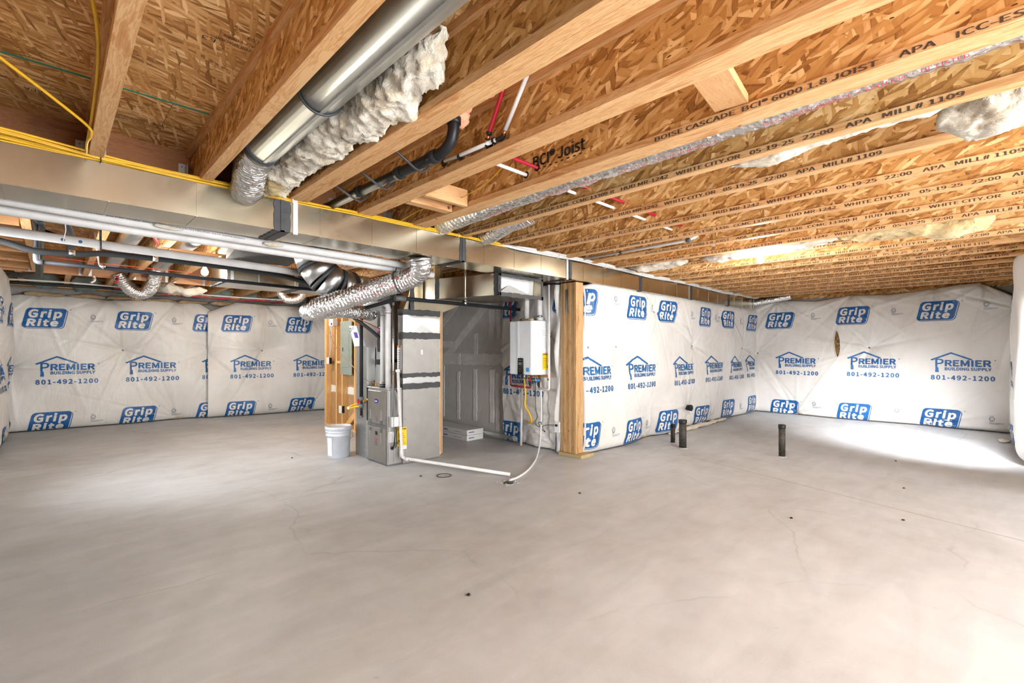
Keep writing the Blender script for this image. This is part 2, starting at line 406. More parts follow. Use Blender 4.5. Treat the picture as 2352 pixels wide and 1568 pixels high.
class Art:
    """flat artwork in metres: vertices, faces, material index"""
    def __init__(s): s.v = np.zeros((0, 2)); s.f = []; s.m = []; s.n = 0
    def put(s, vf, m=0):
        v, f = vf; n = len(s.v); s.v = np.vstack([s.v, v]) if len(v) else s.v
        s.f += [tuple(i+n for i in q) for q in f]; s.m += [m]*len(f); return s
    def poly(s, pts, m=0): return s.put((np.array(pts, float), [tuple(range(len(pts)))]), m)
    def fit(s, v, w, h=None):
        return v
    def cut(s, step):
        bm = bmesh.new(); vs = [bm.verts.new((x, y, 0)) for x, y in s.v]
        for q, m in zip(s.f, s.m):
            try:
                fc = bm.faces.new([vs[i] for i in q]); fc.material_index = m
            except ValueError: pass
        lo, hi = s.v.min(0), s.v.max(0)
        for ax in (0, 1):
            k = math.floor(lo[ax]/step)+1
            while k*step < hi[ax]:
                co = [0, 0, 0]; co[ax] = k*step; no = [0, 0, 0]; no[ax] = 1
                bmesh.ops.bisect_plane(bm, geom=bm.verts[:]+bm.edges[:]+bm.faces[:], plane_co=co, plane_no=no); k += 1
        bm.verts.index_update()
        s.v = np.array([(a.co.x, a.co.y) for a in bm.verts]); s.f = [tuple(a.index for a in q.verts) for q in bm.faces]; s.m = [q.material_index for q in bm.faces]
        bm.free(); return s
    def clipped(s, dx, dy, x0, x1, y0, y1):
        v = s.v + [dx, dy]; f, m = s.f, s.m
        if v[:, 0].min() < x0 or v[:, 0].max() > x1 or v[:, 1].min() < y0 or v[:, 1].max() > y1:
            bm = bmesh.new(); vs = [bm.verts.new((a, b, 0)) for a, b in v]
            for q, mm in zip(f, m):
                try: bm.faces.new([vs[i] for i in q]).material_index = mm
                except ValueError: pass
            for co, no in (((x0, 0, 0), (-1, 0, 0)), ((x1, 0, 0), (1, 0, 0)), ((0, y0, 0), (0, -1, 0)), ((0, y1, 0), (0, 1, 0))):
                bmesh.ops.bisect_plane(bm, geom=bm.verts[:]+bm.edges[:]+bm.faces[:], plane_co=co, plane_no=no, clear_outer=True)
            bm.verts.index_update()
            v = np.array([(a.co.x, a.co.y) for a in bm.verts]).reshape(-1, 2); f = [tuple(a.index for a in q.verts) for q in bm.faces]; m = [q.material_index for q in bm.faces]
            bm.free()
        return v, f, m
def bold(art, vf, d, m=0, n=6):
    """heavy print: the outline struck several times with small shifts, each strike a hair higher"""
    v, f = vf
    for k in range(n): a = 2*math.pi*k/n; art.put((v+[d*math.cos(a), d*math.sin(a)], f), m+10*k)
    art.put((v, f), m+10*n)
def fitw(vf, w, h, x=0, y=0):
    v, f = vf; lo, hi = v.min(0), v.max(0)
    return (v-lo)/(hi-lo)*[w, h] + [x, y], f
def rrect(x0, x1, y0, y1, r, shear=0.0, n=5):
    out = []
    for cx, cy, a0 in ((x1-r, y1-r, 0), (x0+r, y1-r, 90), (x0+r, y0+r, 180), (x1-r, y0+r, 270)):
        for k in range(n+1):
            a = math.radians(a0+90*k/n); px_, py_ = cx+r*math.cos(a), cy+r*math.sin(a)
            out.append((px_+shear*(py_-y0), py_))
    return out
def ring(cx, cy, r0, r1, n=16):
    v = [(cx+r*math.cos(2*math.pi*k/n), cy+r*math.sin(2*math.pi*k/n)) for r in (r0, r1) for k in range(n)]
    return np.array(v), [(k, (k+1) % n, n+(k+1) % n, n+k) for k in range(n)]
# rounded blue badge with two white words
GRIP = Art()
GRIP.poly(rrect(.0, .46, .0, .31, .05, .20))
out_ = rrect(.012, .478, -.016, .298, .055, .20); inn_ = rrect(.012, .470, -.008, .298, .055, .20)
nO = len(out_)
GRIP.put((np.array(out_+inn_), [(k, (k+1) % nO, nO+(k+1) % nO, nO+k) for k in range(nO) if not (5 < k < 11)]))
bold(GRIP, fitw(text2d('Grip', .2, 0, .16, res=3, spacing=1.08), .365, .155, .088, .130), .0085, 1, 8)
bold(GRIP, fitw(text2d('Rite', .2, 0, .16, res=3, spacing=1.08), .345, .105, .062, .030), .0085, 1, 8)
GRIP.put(fitw(text2d('\u00ae', .04), .022, .022, .55, .285), 2)
GRIP.cut(.03)
# house roof, hammer-shaped P, words and phone number
PREM = Art()
PREM.poly([(0, .355), (.25, .475), (.25, .448), (.022, .337)]); PREM.poly([(.25, .475), (.50, .362), (.474, .347), (.25, .448)])
bold(PREM, fitw(text2d('P', .2), .095, .135, .066, .230), .004); PREM.poly([(.06, .150), (.105, .150), (.100, .230), (.065, .230)])
PREM.poly([(.065, .230), (.084, .230), (.082, .26), (.065, .26)])
bold(PREM, fitw(text2d('REMIER', .2), .515, .092, .182, .251), .0065)
bold(PREM, fitw(text2d('BUILDING SUPPLY', .08), .525, .046, .178, .183), .0028, 0, 4)
PREM.put(fitw(text2d('\u00ae', .04), .022, .022, .735, .335), 0)
bold(PREM, fitw(text2d('801-492-1200', .1, spacing=1.1), .73, .070, .010, .029), .0042, 0, 4)
PREM.cut(.03)
ETL = Art()
ETL.put(ring(.05, .13, .024, .032)); ETL.put(fitw(text2d('ETL', .03), .034, .017, .033, .121))
for k, (w, y) in enumerate(((.06, .095), (.045, .085), (.16, .068), (.15, .058), (.10, .048), (.05, .172))):
    ETL.poly([(.02, y), (.02+w, y), (.02+w, y+.0035), (.02, y+.0035)])
ETL.cut(.04)

def decal(name, art, fn, mats, parent, dx=0, dy=0, clip=None, lay=(.0065, .0100, .0065)):
    v, f, m = art.clipped(dx, dy, *clip) if clip else (art.v+[dx, dy], art.f, art.m)
    if not f: return None
    # split vertices per material so that the lettering lies proud of the badge
    mb = MB()
    for k in sorted(set(m)):
        fs = [q for q, mm in zip(f, m) if mm == k]; ids = sorted({i for q in fs for i in q}); mp = {i: n for n, i in enumerate(ids)}
        mb.add(fn(v[ids], lay[k % 10]+.0003*(k//10)), [tuple(mp[i] for i in q) for q in fs], k % 10)
    me = bpy.data.meshes.new(name); o = bpy.data.objects.new(name, me); COL.objects.link(o)
    vv = np.array(mb.v) - (root_loc(parent) if parent else 0)
    me.from_pydata(vv.tolist(), [], mb.f)
    for q in mats: me.materials.append(q)
    me.polygons.foreach_set('material_index', mb.m); o.parent = parent
    if 'badge' not in name: o['kind'] = 'stuff'
    return o
def plane_fn(o, ux, uy, nr):
    o, ux, uy, nr = (np.array(q, float) for q in (o, ux, uy, nr))
    return lambda v, d: o + v[:, :1]*ux + v[:, 1:2]*uy + nr*d
def print_text(body, o, ux, uy, nr, w, h, mat, parent, name='printed_lettering', bold_=0.0, lift=.0012):
    a = Art(); a.put(fitw(text2d(body, 1.0, 0, res=2), w, h))
    if bold_: a.put((a.v+[h*.06, 0], a.f), 10); a.put((a.v[:len(a.v)//2]+[-h*.06, 0], a.f[:len(a.f)//2]), 20)
    return decal(name, a, plane_fn(o, ux, uy, nr), [mat], parent, lay=(lift, lift, lift))

# ---------------------------------------------------------------- setting
def struct(o): o['kind'] = 'structure'; return o
fl = MB().box(-.9, 10.9, -3.2, 11.0, -.12, 0).build('floor', CONC, local=True); struct(fl)
g = MB(); g.beam((5.46, 2.6, .0006), (4.62, -.2, .0006), .006, .0012); g.build('control_joint', plain('dark_joint_strip', (.34, .32, .29), .8), fl)  # thin dark strip marks the joint line

ceil = bpy.data.objects.new('ceiling', None); COL.objects.link(ceil); ceil.location = (0, 0, 2.612); struct(ceil)
rows = []
y = 3.095
ys = [3.095-1.22*k for k in range(6)][::-1] + [3.095+1.22*k for k in range(1, 8)]
pan = None
for r, y0 in enumerate(ys[:-1]):
    for k in range(-1, 5):
        x0 = -.75 + 2.44*k + (1.22 if r % 2 else 0)
        if y0 > 3.6 and x0 > 4.7: continue
        if x0+2.44 < -.75 or x0 > 10.8: continue
        xa, xb = max(x0, -.78), min(x0+2.44, 10.85)
        if xb-xa < .05: continue
        MB().box(xa+.0015, xb-.0015, y0+.002, y0+1.218, 2.612, 2.631).build('osb_panel', OSBF, ceil)
gl = MB()
gl.box(-.62, .137, 3.089, 3.100, 2.6085, 2.6125); gl.box(.205, .640, 3.089, 3.100, 2.6085, 2.6125)
o = gl.build('painted_panel_edge', GREENE, ceil); o['label'] = 'green painted edge between two subfloor panels'
# stamped marks on the underside of the subfloor
for body, x, y_, w, h in (('E3', .455, 2.33, .05, .03), ('SIZED FOR SPACING', .50, 2.30, .20, .022), ('1/8" ALL EDGES', .52, 2.26, .17, .022), ('11:09', .60, 2.21, .06, .024),
                          ('STURD-I-FLOOR 24 OC', .26, 3.45, .22, .022), ('EXPOSURE 1   23/32', .26, 3.49, .2, .02), ('APA', -.10, 3.42, .07, .04), ('STURD-I-FLOOR 24 OC', -.33, 3.36, .2, .02)):
    print_text(body, (x+w, y_, 2.612), (-1, 0, 0), (0, 1, 0), (0, 0, -1), w, h, INK, ceil)

wl = MB(); wl.box(-.86, -.70, -3.1, 4.5, 0, 2.63); wl.box(-.86, -.70, 6.1, 10.8, 0, 2.63); wl.box(-.86, -.70, 4.5, 6.1, 0, 1.02); wl.box(-.86, -.70, 4.5, 6.1, 1.84, 2.63); struct(wl.build('wall_left', CONCW))
wb = MB().box(-.70, 4.75, 10.66, 10.82, 0, 2.63).build('wall_back_left', CONCW); struct(wb)
wm = MB().box(4.66, 10.75, 3.60, 3.76, 0, 2.63).build('wall_middle', CONCW); struct(wm)
wr = MB().box(10.62, 10.78, -.76, 3.60, 0, 2.63).build('wall_right', CONCW); struct(wr)
m_ = MB(); m_.box(7.36, 10.62, -.76, -.56, 0, 2.63); m_.box(6.0, 7.36, -.76, -.56, 0, 1.15); m_.box(6.0, 7.36, -.76, -.56, 2.05, 2.63); m_.box(6.0, 6.2, -.76, -.56, 1.15, 2.05)
struct(m_.build('wall_near_right', CONCW))
struct(MB().box(5.98, 6.12, -3.1, -.56, 0, 2.63).build('wall_jog', CONCW))
m_ = MB(); m_.box(-.70, .3, -3.16, -3.0, 0, 2.63); m_.box(2.9, 3.7, -3.16, -3.0, 0, 2.63); m_.box(5.7, 6.12, -3.16, -3.0, 0, 2.63)
m_.box(.3, 2.9, -3.16, -3.0, 2.15, 2.63); m_.box(3.7, 5.7, -3.16, -3.0, 0, .65); m_.box(3.7, 5.7, -3.16, -3.0, 2.05, 2.63)
struct(m_.build('wall_rear', CONCW))
def window(name, axis, c0, c1, p, z0, z1):
    r = bpy.data.objects.new(name, None); COL.objects.link(r); struct(r)
    r.location = ((c0+c1)/2, p, z0) if axis == 'x' else (p, (c0+c1)/2, z0)
    fr = MB(); t = .05
    for a, b, za, zb in ((c0, c0+t, z0, z1), (c1-t, c1, z0, z1), (c0+t, c1-t, z0, z0+t), (c0+t, c1-t, z1-t, z1), ((c0+c1)/2-t/2, (c0+c1)/2+t/2, z0+t, z1-t)):
        fr.box(*((a, b, p-.04, p+.04) if axis == 'x' else (p-.04, p+.04, a, b)), za, zb)
    fr.build('window_frame', WHITEP, r)
    return r
window('window_1', 'x', 6.2, 7.36, -.66, 1.15, 2.05)
window('added_window_rear', 'x', 3.7, 5.7, -3.08, .65, 2.05)  # made-up opening for the rear fill light
window('added_window_left', 'y', 4.5, 6.1, -.78, 1.02, 1.84)  # made-up opening for the left fill light
window('door_1', 'x', .3, 2.9, -3.08, 0.0, 2.15)  # made-up patio door for the wide rear fill light

struct(MB().box(4.66, 4.72, 3.60, 4.758, 0, 2.63).build('wall_utility', CONCW))
# taped drywall of the inner wall, edge-on corridor behind the furnace
wi = MB().box(4.60, 4.72, 4.76, 10.66, 0, 2.60).build('wall_inner', DRYW); struct(wi)
mu = MB()
MUDN = [0]
def mud(a, b, w, jit=.006):
    MUDN[0] += 1
    a3, b3 = (4.60, *a), (4.60, *b); d = Vector(b3)-Vector(a3)
    mu2 = MB(); mu2.strip(a3, b3, d.cross(Vector((1, 0, 0))), (-1, 0, 0), w, .002+.0006*MUDN[0], jit, .05); mu2.build('joint_tape', MUD, wi)
mud((6.33, 1.06), (5.05, 2.08), .12); mud((6.5, 1.56), (5.88, 2.03), .11); mud((6.5, 1.145), (4.78, 1.145), .13, .012); mud((6.5, 1.37), (6.05, 1.36), .10)
mud((6.5, 1.06), (4.78, 1.08), .05, .012)
for yy, za, zb, w in ((5.46, 1.19, 1.52, .085), (5.11, 1.42, 1.86, .10), (4.95, 1.44, 1.86, .085), (5.89, .18, .93, .07), (5.48, .20, .98, .08), (5.10, .21, .99, .09), (4.97, .10, .94, .08), (6.30, .18, 1.01, .08), (5.88, 1.04, 1.22, .07), (4.80, .02, 2.05, .03)):
    mud((yy, za), (yy, zb), w, .008)

# ---------------------------------------------------------------- insulation blankets on the walls
def fract(x): return x-np.floor(x)
def blanket(name, label, P0, P1, nr, ztop, pins, B, seed, logos, zb=.012, wr=.010, step=.020, extra=None, side=1):
    P0, P1 = np.array(P0, float), np.array(P1, float); L = np.linalg.norm(P1-P0); d = (P1-P0)/L; nr = np.array(nr, float)
    rg = np.random.default_rng(seed)
    ns = int(L/step)+1; nz = int(2.3/step)+1
    s = np.linspace(0, L, ns); tz = np.linspace(0, 1, nz)
    zt = np.interp(s, *zip(*ztop)) if not callable(ztop) else ztop(s)
    S_, T_ = np.meshgrid(s, tz); Z_ = zb + T_*(zt-zb)[None, :]
    w = np.zeros_like(S_); D = np.zeros_like(S_)
    for (ps, pz_) in pins:
        r = np.hypot(S_-ps, Z_-pz_); th = np.arctan2(Z_-pz_, S_-ps)
        w = np.maximum(w, np.exp(-r/.30))
        # radiating tension creases
        for k in range(16):
            t0 = rg.uniform(-math.pi, math.pi); dl = np.angle(np.exp(1j*(th-t0))); wd = rg.uniform(.012, .032)/np.maximum(r, .12)
            ln = rg.uniform(.35, 1.1)
            D += 1.9*wr*rg.uniform(.3, 1.0)*rg.choice([-1, 1, 1])*np.exp(-(dl/np.maximum(wd, .016))**2)*np.exp(-r/ln)*np.clip(r/.07, 0, 1)
    D += 1.25*B*(1-w)**.9-.25*B
    for k in range(7):
        fx, fz, ph = rg.uniform(1.2, 5), rg.uniform(.8, 3.5), rg.uniform(0, 6)
        D += .010*np.sin(S_*fx+ph)*np.cos(Z_*fz+ph*1.7)
    # vertical slack folds near the foot and the head
    for k in range(int(L*5)):
        c0, wd, top = rg.uniform(0, L), rg.uniform(.008, .022), rg.choice([0, 1])
        zc = Z_ if top == 0 else (zt[None, :]-Z_)
        D += wr*.55*rg.choice([-1, 1])*np.exp(-((S_-c0-rg.uniform(-.12, .12)*zc)/wd)**2)*np.exp(-(zc/.28)**2)
    # tuck in at the very foot, top and side edges
    D -= B*.75*np.exp(-(Z_-zb)/.05) + B*.8*np.exp(-(zt[None, :]-Z_)/.06)
    if extra: D += extra(S_, Z_)
    P = P0[None, None, :] + S_[..., None]*d[:2] + D[..., None]*nr[:2]
    verts = np.dstack([P[..., 0], P[..., 1], Z_]).reshape(-1, 3)
    idx = np.arange(ns*nz).reshape(nz, ns)
    faces = np.stack([idx[:-1, :-1], idx[:-1, 1:], idx[1:, 1:], idx[1:, :-1]], -1).reshape(-1, 4)
    base = thing(name, label, 'insulation', (*(P0+d*L/2), 0), 'printed insulation blankets on the walls')
    me = bpy.data.meshes.new('plastic_facing'); o = bpy.data.objects.new('plastic_facing', me); COL.objects.link(o); o.parent = base
    off = np.array(base.location); me.from_pydata((verts-off).tolist(), [], faces.tolist()); me.materials.append(SHEET)
    me.polygons.foreach_set('use_smooth', [True]*len(me.polygons))
    md = o.modifiers.new('thickness', 'SOLIDIFY'); md.thickness = .004; md.offset = 0
    # fibreglass behind the sheet, seen along its edges
    bt = MB(); q = 40; cs = np.linspace(.02, L-.02, q); top = np.interp(cs, s, zt)-.02
    vs = []
    for c, t_ in zip(cs, top):
        Dm = np.interp(c, s, D.min(axis=0)) if False else -.065
        for dd, zz in ((-.115, zb), (Dm, zb), (Dm, t_), (-.115, t_)): vs.append((*(P0+d*c+nr[:2]*dd), zz))
    fs = [(4*i+k, 4*i+(k+1) % 4, 4*i+4+(k+1) % 4, 4*i+4+k) for i in range(q-1) for k in range(4)] + [(3, 2, 1, 0), (4*q-4, 4*q-3, 4*q-2, 4*q-1)]
    bt.add(vs, fs); bt.build('fibreglass_batt', FL_B, base)
    def surf(v, lift):
        ss = np.clip(v[:, 0], 0, L); ztv = np.interp(ss, s, zt); tt = np.clip((v[:, 1]-zb)/(ztv-zb), 0, 1)
        fi = ss/L*(ns-1); fj = tt*(nz-1); i0 = np.clip(fi.astype(int), 0, ns-2); j0 = np.clip(fj.astype(int), 0, nz-2); a = fi-i0; b_ = fj-j0
        Dv = D[j0, i0]*(1-a)*(1-b_)+D[j0, i0+1]*a*(1-b_)+D[j0+1, i0]*(1-a)*b_+D[j0+1, i0+1]*a*b_
        p = P0 + ss[:, None]*d[:2] + (Dv+lift)[:, None]*nr[:2]
        return np.column_stack([p, v[:, 1]])
    zmax = zt.min()-.01
    for kind, ls, lz in logos:
        art, nm, mats = {'g': (GRIP, 'printed_badge', [BLUE, WPRINT, GPRINT]), 'p': (PREM, 'printed_lettering', [BLUE2, BLUE2, BLUE2]), 'e': (ETL, 'fine_print_mark', [GPRINT]*3)}[kind]
        zm = np.interp(np.clip(ls+.25, 0, L), s, zt)-.012
        decal(nm, art, surf, mats, base, ls, lz, (.006, L-.006, zb+.004, zm))
    for ps, pz_ in pins:
        if .2 < pz_ < 2.0 and 0 < ps < L:
            p = surf(np.array([[ps, pz_]]), .002)[0]; n3 = Vector((*nr[:2], 0))
            pm = MB(); pm.cyl(Vector(p)-n3*.003, Vector(p)+n3*.004, .016, 14); pm.cyl(Vector(p)+n3*.003, Vector(p)+n3*.008, .004, 8); pm.build('fixing_pin', STEELG, base)
    return base, surf
def pattern(s0, L, pitch=1.09, dz=0.0, s1=.15, se=.78, topz=1.62):
    out = []
    k = -1
    while s0+k*pitch < L:
        a = s0+k*pitch
        if a > -.6:
            out += [('g', a, topz+dz), ('p', a+s1, .70+dz), ('g', a+.06, -.02+dz), ('e', a+se, 1.68+dz), ('e', a+se, .04+dz)]
        k += 1
    return out
bl1, _ = blanket('insulation_blanket', 'white printed insulation blanket on the left half of the far left wall', (-.52, 10.52), (2.16, 10.32), (0, -1), [(0, 2.10), (.3, 2.17), (1.2, 2.12), (2.1, 2.16), (2.5, 2.14), (2.8, 1.95)],
        [(1.40, 1.265), (.36, 2.16), (1.22, 2.14), (2.14, 2.15), (2.17, .03), (.05, 1.0), (2.75, 1.3)], .10, 3, pattern(.185, 2.68))
bl2, _ = blanket('insulation_blanket', 'white printed insulation blanket on the far left wall beside the stud partition', (2.08, 10.22), (4.35, 9.80), (-.18, -.98), [(0, 1.98), (.3, 2.12), (.45, 2.19), (.9, 2.17), (1.6, 2.16), (2.3, 2.16)],
        [(.90, 1.255), (.40, 2.19), (.95, 2.18), (1.7, 2.17), (1.75, .03), (.0, 1.2)], .13, 4, pattern(.20, 2.3, 1.09))
bl3, _ = blanket('insulation_blanket', 'crumpled white printed insulation blanket at the left edge of the photo', (-.60, 6.9), (-.55, 10.33), (1, 0), [(0, 2.52), (1.4, 2.50), (2.4, 2.36), (3.1, 2.20), (3.6, 2.12)],
        [(2.2, 1.3), (3.45, 2.1), (3.4, .6), (1.2, 1.2)], .15, 9, pattern(.35, 3.5, 1.09), wr=.018)
bl4, _ = blanket('insulation_blanket', 'white printed insulation blanket on the long middle wall right of the wooden post', (4.568, 3.44), (10.42, 3.44), (0, -1), [(0, 2.05), (.2, 2.10), (6, 2.12)],
        [(.76, 1.31), (.12, 1.306), (2.98, 1.33), (2.82, .33), (1.74, 1.83), (4.1, 1.86), (5.3, 1.3), (1.6, .02), (3.7, .03)], .085, 12,
        [('g', -.33, 1.70), ('g', .88, 1.70), ('g', 1.80, 1.70), ('g', 3.10, 1.68), ('g', 4.10, 1.68), ('g', 5.25, 1.66),
         ('p', -.18, .72), ('p', .90, .72), ('p', 2.18, .70), ('p', 3.30, .70), ('p', 4.36, .69), ('p', 5.3, .69),
         ('g', -.23, .08), ('g', .78, .03), ('g', 1.74, .06), ('g', 2.98, .02), ('g', 4.10, .04), ('g', 5.18, .04),
         ('e', .55, 1.80), ('e', 1.60, 1.76), ('e', 2.75, 1.72), ('e', 3.8, 1.72), ('e', 4.9, 1.72), ('e', .50, .12), ('e', 1.45, .1), ('e', 3.55, .08), ('e', 4.8, .08)], extra=lambda S_, Z_: -.085*np.exp(-S_/.035))
bl5, s5 = blanket('insulation_blanket', 'white printed insulation blanket with a torn slit on the far right wall', (10.40, 3.40), (10.40, -.36), (-1, 0), [(0, 2.22), (.45, 2.26), (1.1, 2.20), (1.62, 2.27), (2.2, 2.23), (2.75, 2.29), (3.3, 2.33), (3.76, 2.02)],
        [(1.90, 1.31), (.76, .03), (2.62, .05), (1.62, 2.26), (2.75, 2.28), (3.35, 2.30), (.43, 2.25), (.05, 1.2), (3.7, 1.9)], .09, 15,
        [('g', .22, 1.70), ('g', 1.40, 1.74), ('g', 2.54, 1.76), ('p', .40, .76), ('p', 1.58, .77), ('p', 2.72, .76),
         ('g', .28, -.03), ('g', 1.42, .0), ('g', 2.57, .0), ('e', 1.0, 1.80), ('e', 2.20, 1.82), ('e', 3.32, 1.85), ('e', 1.02, .12), ('e', 2.24, .1), ('e', 3.38, .08)], wr=.013)
bl6, _ = blanket('insulation_blanket', 'bulging white printed insulation blanket at the right edge of the photo', (10.36, -.36), (7.38, -.35), (0, 1), [(0, 2.3), (1.0, 2.32), (1.6, 2.36), (2.1, 2.38), (3.0, 2.4)],
        [(.05, 1.9), (.9, 1.3), (1.0, 2.3), (1.0, .05)], .15, 21, [('g', .35, 1.72), ('g', 1.42, 1.74), ('p', .50, .74), ('p', 1.58, .78), ('g', .4, .0), ('g', 1.46, .02)], wr=.016, extra=lambda S_, Z_: -.20*np.clip((S_-2.62)/.36, 0, 1)**2)
bl7, _ = blanket('insulation_blanket', 'creased white printed insulation blanket behind the tankless water heater', (4.53, 4.77), (4.53, 3.66), (-1, 0), [(0, 2.06), (.5, 2.1), (1.1, 2.10)],
        [(.27, 1.42), (.86, 1.44), (.0, 1.0), (1.1, .35), (.9, .05), (.35, .04)], .05, 24, [('g', -.20, 1.72), ('p', .02, .64), ('g', -.17, -.02), ('g', .92, 1.75), ('g', .93, -.02)], wr=.014)
# slit in the far right blanket
sl = MB(); pts = []
n = 14
for k in range(n): 
    a = k/(n-1); zc = 1.14+.48*a; w_ = .040*math.sin(math.pi*a)**.7+.002; pts.append((1.445-.02*a, zc, w_))
vsl = []
for sd in (-1, 1):
    for s_, z_, w_ in pts: vsl.append((s_+sd*w_, z_))
vsl = np.array(vsl); P3 = s5(vsl, .006)
sl.add(P3, [(k, k+1, n+k+1, n+k) for k in range(n-1)]); sl.build('exposed_insulation', [plain('dark_brown_fibre', (.20, .115, .045), .95, 0, .5, .8, 40, None, 30)], bl5)  # dark brown fibre fills the slit
for sd in (-1, 1):
    lp = MB(); q3 = s5(np.array([(s_+sd*(w_+.006), z_) for s_, z_, w_ in pts]), .010); lp.tube([tuple(q) for q in q3], .007, 6); lp.build('torn_lip', SHEET, bl5)

# ---------------------------------------------------------------- floor joists, beam, header, blocking
ZJ, HJ, FW, FT = 2.31, .302, .060, .038
def joist_meshes(y0, y1, dbl):
    """returns dict of part -> list of objects data built around x = 0"""
    xs = (-.0305, .0305) if dbl else (0.0,)
    parts = []
    for xo in xs:
        parts.append(('bottom_flange', MB().box(xo-FW/2, xo+FW/2, y0, y1, 0, FT), WYD))
        parts.append(('top_flange', MB().box(xo-FW/2, xo+FW/2, y0, y1, HJ-FT, HJ), WYD))
        parts.append(('web', MB().box(xo-.005, xo+.005, y0, y1, FT, HJ-FT), OSBW))
    return parts
STR = 'BOISE CASCADE  BCI\u00ae 6000 1.8 JOIST     APA    ICC-ES ESR-1336   CCMC 13300-R    HUD MR-1242    WHITE CITY.OR    05-19-25   22:00    APA   MILL# 1109'
tart = Art(); _t = fitw(text2d(STR, .03, 0, res=2), 3.55, .0235); tart.put(_t); tart.put((_t[0]+[.0016, 0], _t[1]), 10); tart.put((_t[0]-[.0016, 0], _t[1]), 20)
tmesh = None
_cache = {}
def joist(x, y0, y1, dbl, label, group, toff=None):
    r = thing('floor_joist', label, 'joist', (x, (y0+y1)/2, ZJ), group)
    key = (round(y1-y0, 3), dbl); h = (y1-y0)/2
    if key not in _cache:
        _cache[key] = []
        for nm, mb, mt in joist_meshes(-h, h, dbl):
            o = mb.build(nm, mt, None, local=True); o.parent = r; _cache[key].append(o)
    else:
        for o in _cache[key]: inst(o, r, (0, 0, 0), o.name.split('.')[0])
    if toff is not None:
        global tmesh
        xe = -(.0605 if dbl else .030)
        if tmesh is None:
            o = decal('printed_lettering', tart, plane_fn((0, 0, 0), (0, -1, 0), (0, 0, 1), (-1, 0, 0)), [INKJ], None, lay=(0, 0, 0)); tmesh = o
        else: o = inst(tmesh, None, (0, 0, 0), 'printed_lettering')
        o.parent = r; o.location = (xe-.0008, toff-(y0+y1)/2, .006)
    return r
ORD = ['first', 'second', 'third', 'fourth', 'fifth', 'sixth', 'seventh', 'eighth', 'ninth', 'tenth', 'eleventh', 'twelfth', 'thirteenth', 'fourteenth', 'fifteenth', 'sixteenth', 'seventeenth', 'eighteenth']
G1 = 'floor joists over the open room'
joist(-.32, -3.0, 3.785, False, 'wooden floor joist nearest the left wall, out past the yellow wires', G1)
joist(.171, -3.0, 3.785, False, 'single floor joist at top left crossed by the green panel edge', G1)
joist(.674, -3.0, 3.785, False, 'single floor joist running left beside the round silver duct', G1)
JA = joist(1.222, -3.0, 3.785, True, 'doubled pale floor joist between the white insulation and black drain pipe', G1)
JC = joist(1.717, -3.0, 3.785, True, 'doubled floor joist carrying the white and red water tubes', G1)
JD = joist(2.213, -3.0, 3.785, True, 'doubled floor joist with foil duct behind and black stamped lettering', G1, 1.17)
xs = [2.69+.4877*k for k in range(16)]
offs = [3.62, 3.95, 3.42, 3.05, 2.62, 3.3, 3.75, 3.1, 3.55, 2.9, 3.4, 3.7, 3.2, 3.5, 3.0, 3.6]
for k, x in enumerate(xs):
    y1 = 3.785 if x < 4.55 else 3.60
    y0 = -3.0 if x < 5.95 else -.55
    joist(x, y0, y1, False, f'lettered floor joist, {ORD[k]} past the foil-wrapped duct toward the far right wall', G1, offs[k])
G2 = 'floor joists between the beam and the header on the left'
for k in range(10):
    x = -.15+.4877*k
    if x > 4.5: break
    joist(x, 3.885, 8.855, False, f'floor joist beyond the metal trunk duct, {ORD[k]} from the left wall', G2)
G3 = 'short floor joists above the far left wall'
for k in range(10):
    x = -.317+.4877*k
    if x > 4.5: break
    joist(x, 8.905, 10.62, False, f'short floor joist above the far left blanket, {ORD[k]} from the left', G3)
for o in (bm_ for bm_ in ()): pass
# stamped name on the web of the doubled joist
def web_print(j, body, y, z, w, h, rot=0.0, bold_=.0):
    a = math.radians(rot); ux = (0, -math.cos(a), math.sin(a)); uy = (0, math.sin(a), math.cos(a))
    return print_text(body, (2.1775-.001, y, z), ux, uy, (-1, 0, 0), w, h, INK, j, 'stamped_lettering', bold_)
web_print(JD, 'BCI\u00ae Joist', 2.02, 2.425, .40, .075, 0, .01)
web_print(JD, '- - - - - - - -', 1.98, 2.405, .34, .008)
for nm, yy, zz in (('hole_shade_disc', 1.99, 2.42), ('hole_shade_disc', 2.085, 2.40)):  # no real holes: black discs put their inner shade on the web
    MB().cyl((2.1772, yy, zz), (2.1745, yy, zz), .022, 16).build(nm, BLK, JD)
for nm, yy, zz in (('hole_shade_disc', 2.29, 2.40), ('hole_shade_disc', 1.88, 2.375)):  # black discs again stand in for dark hole interiors
    MB().cyl((1.6812, yy, zz), (1.678, yy, zz), .026, 16).build(nm, BLK, JC)

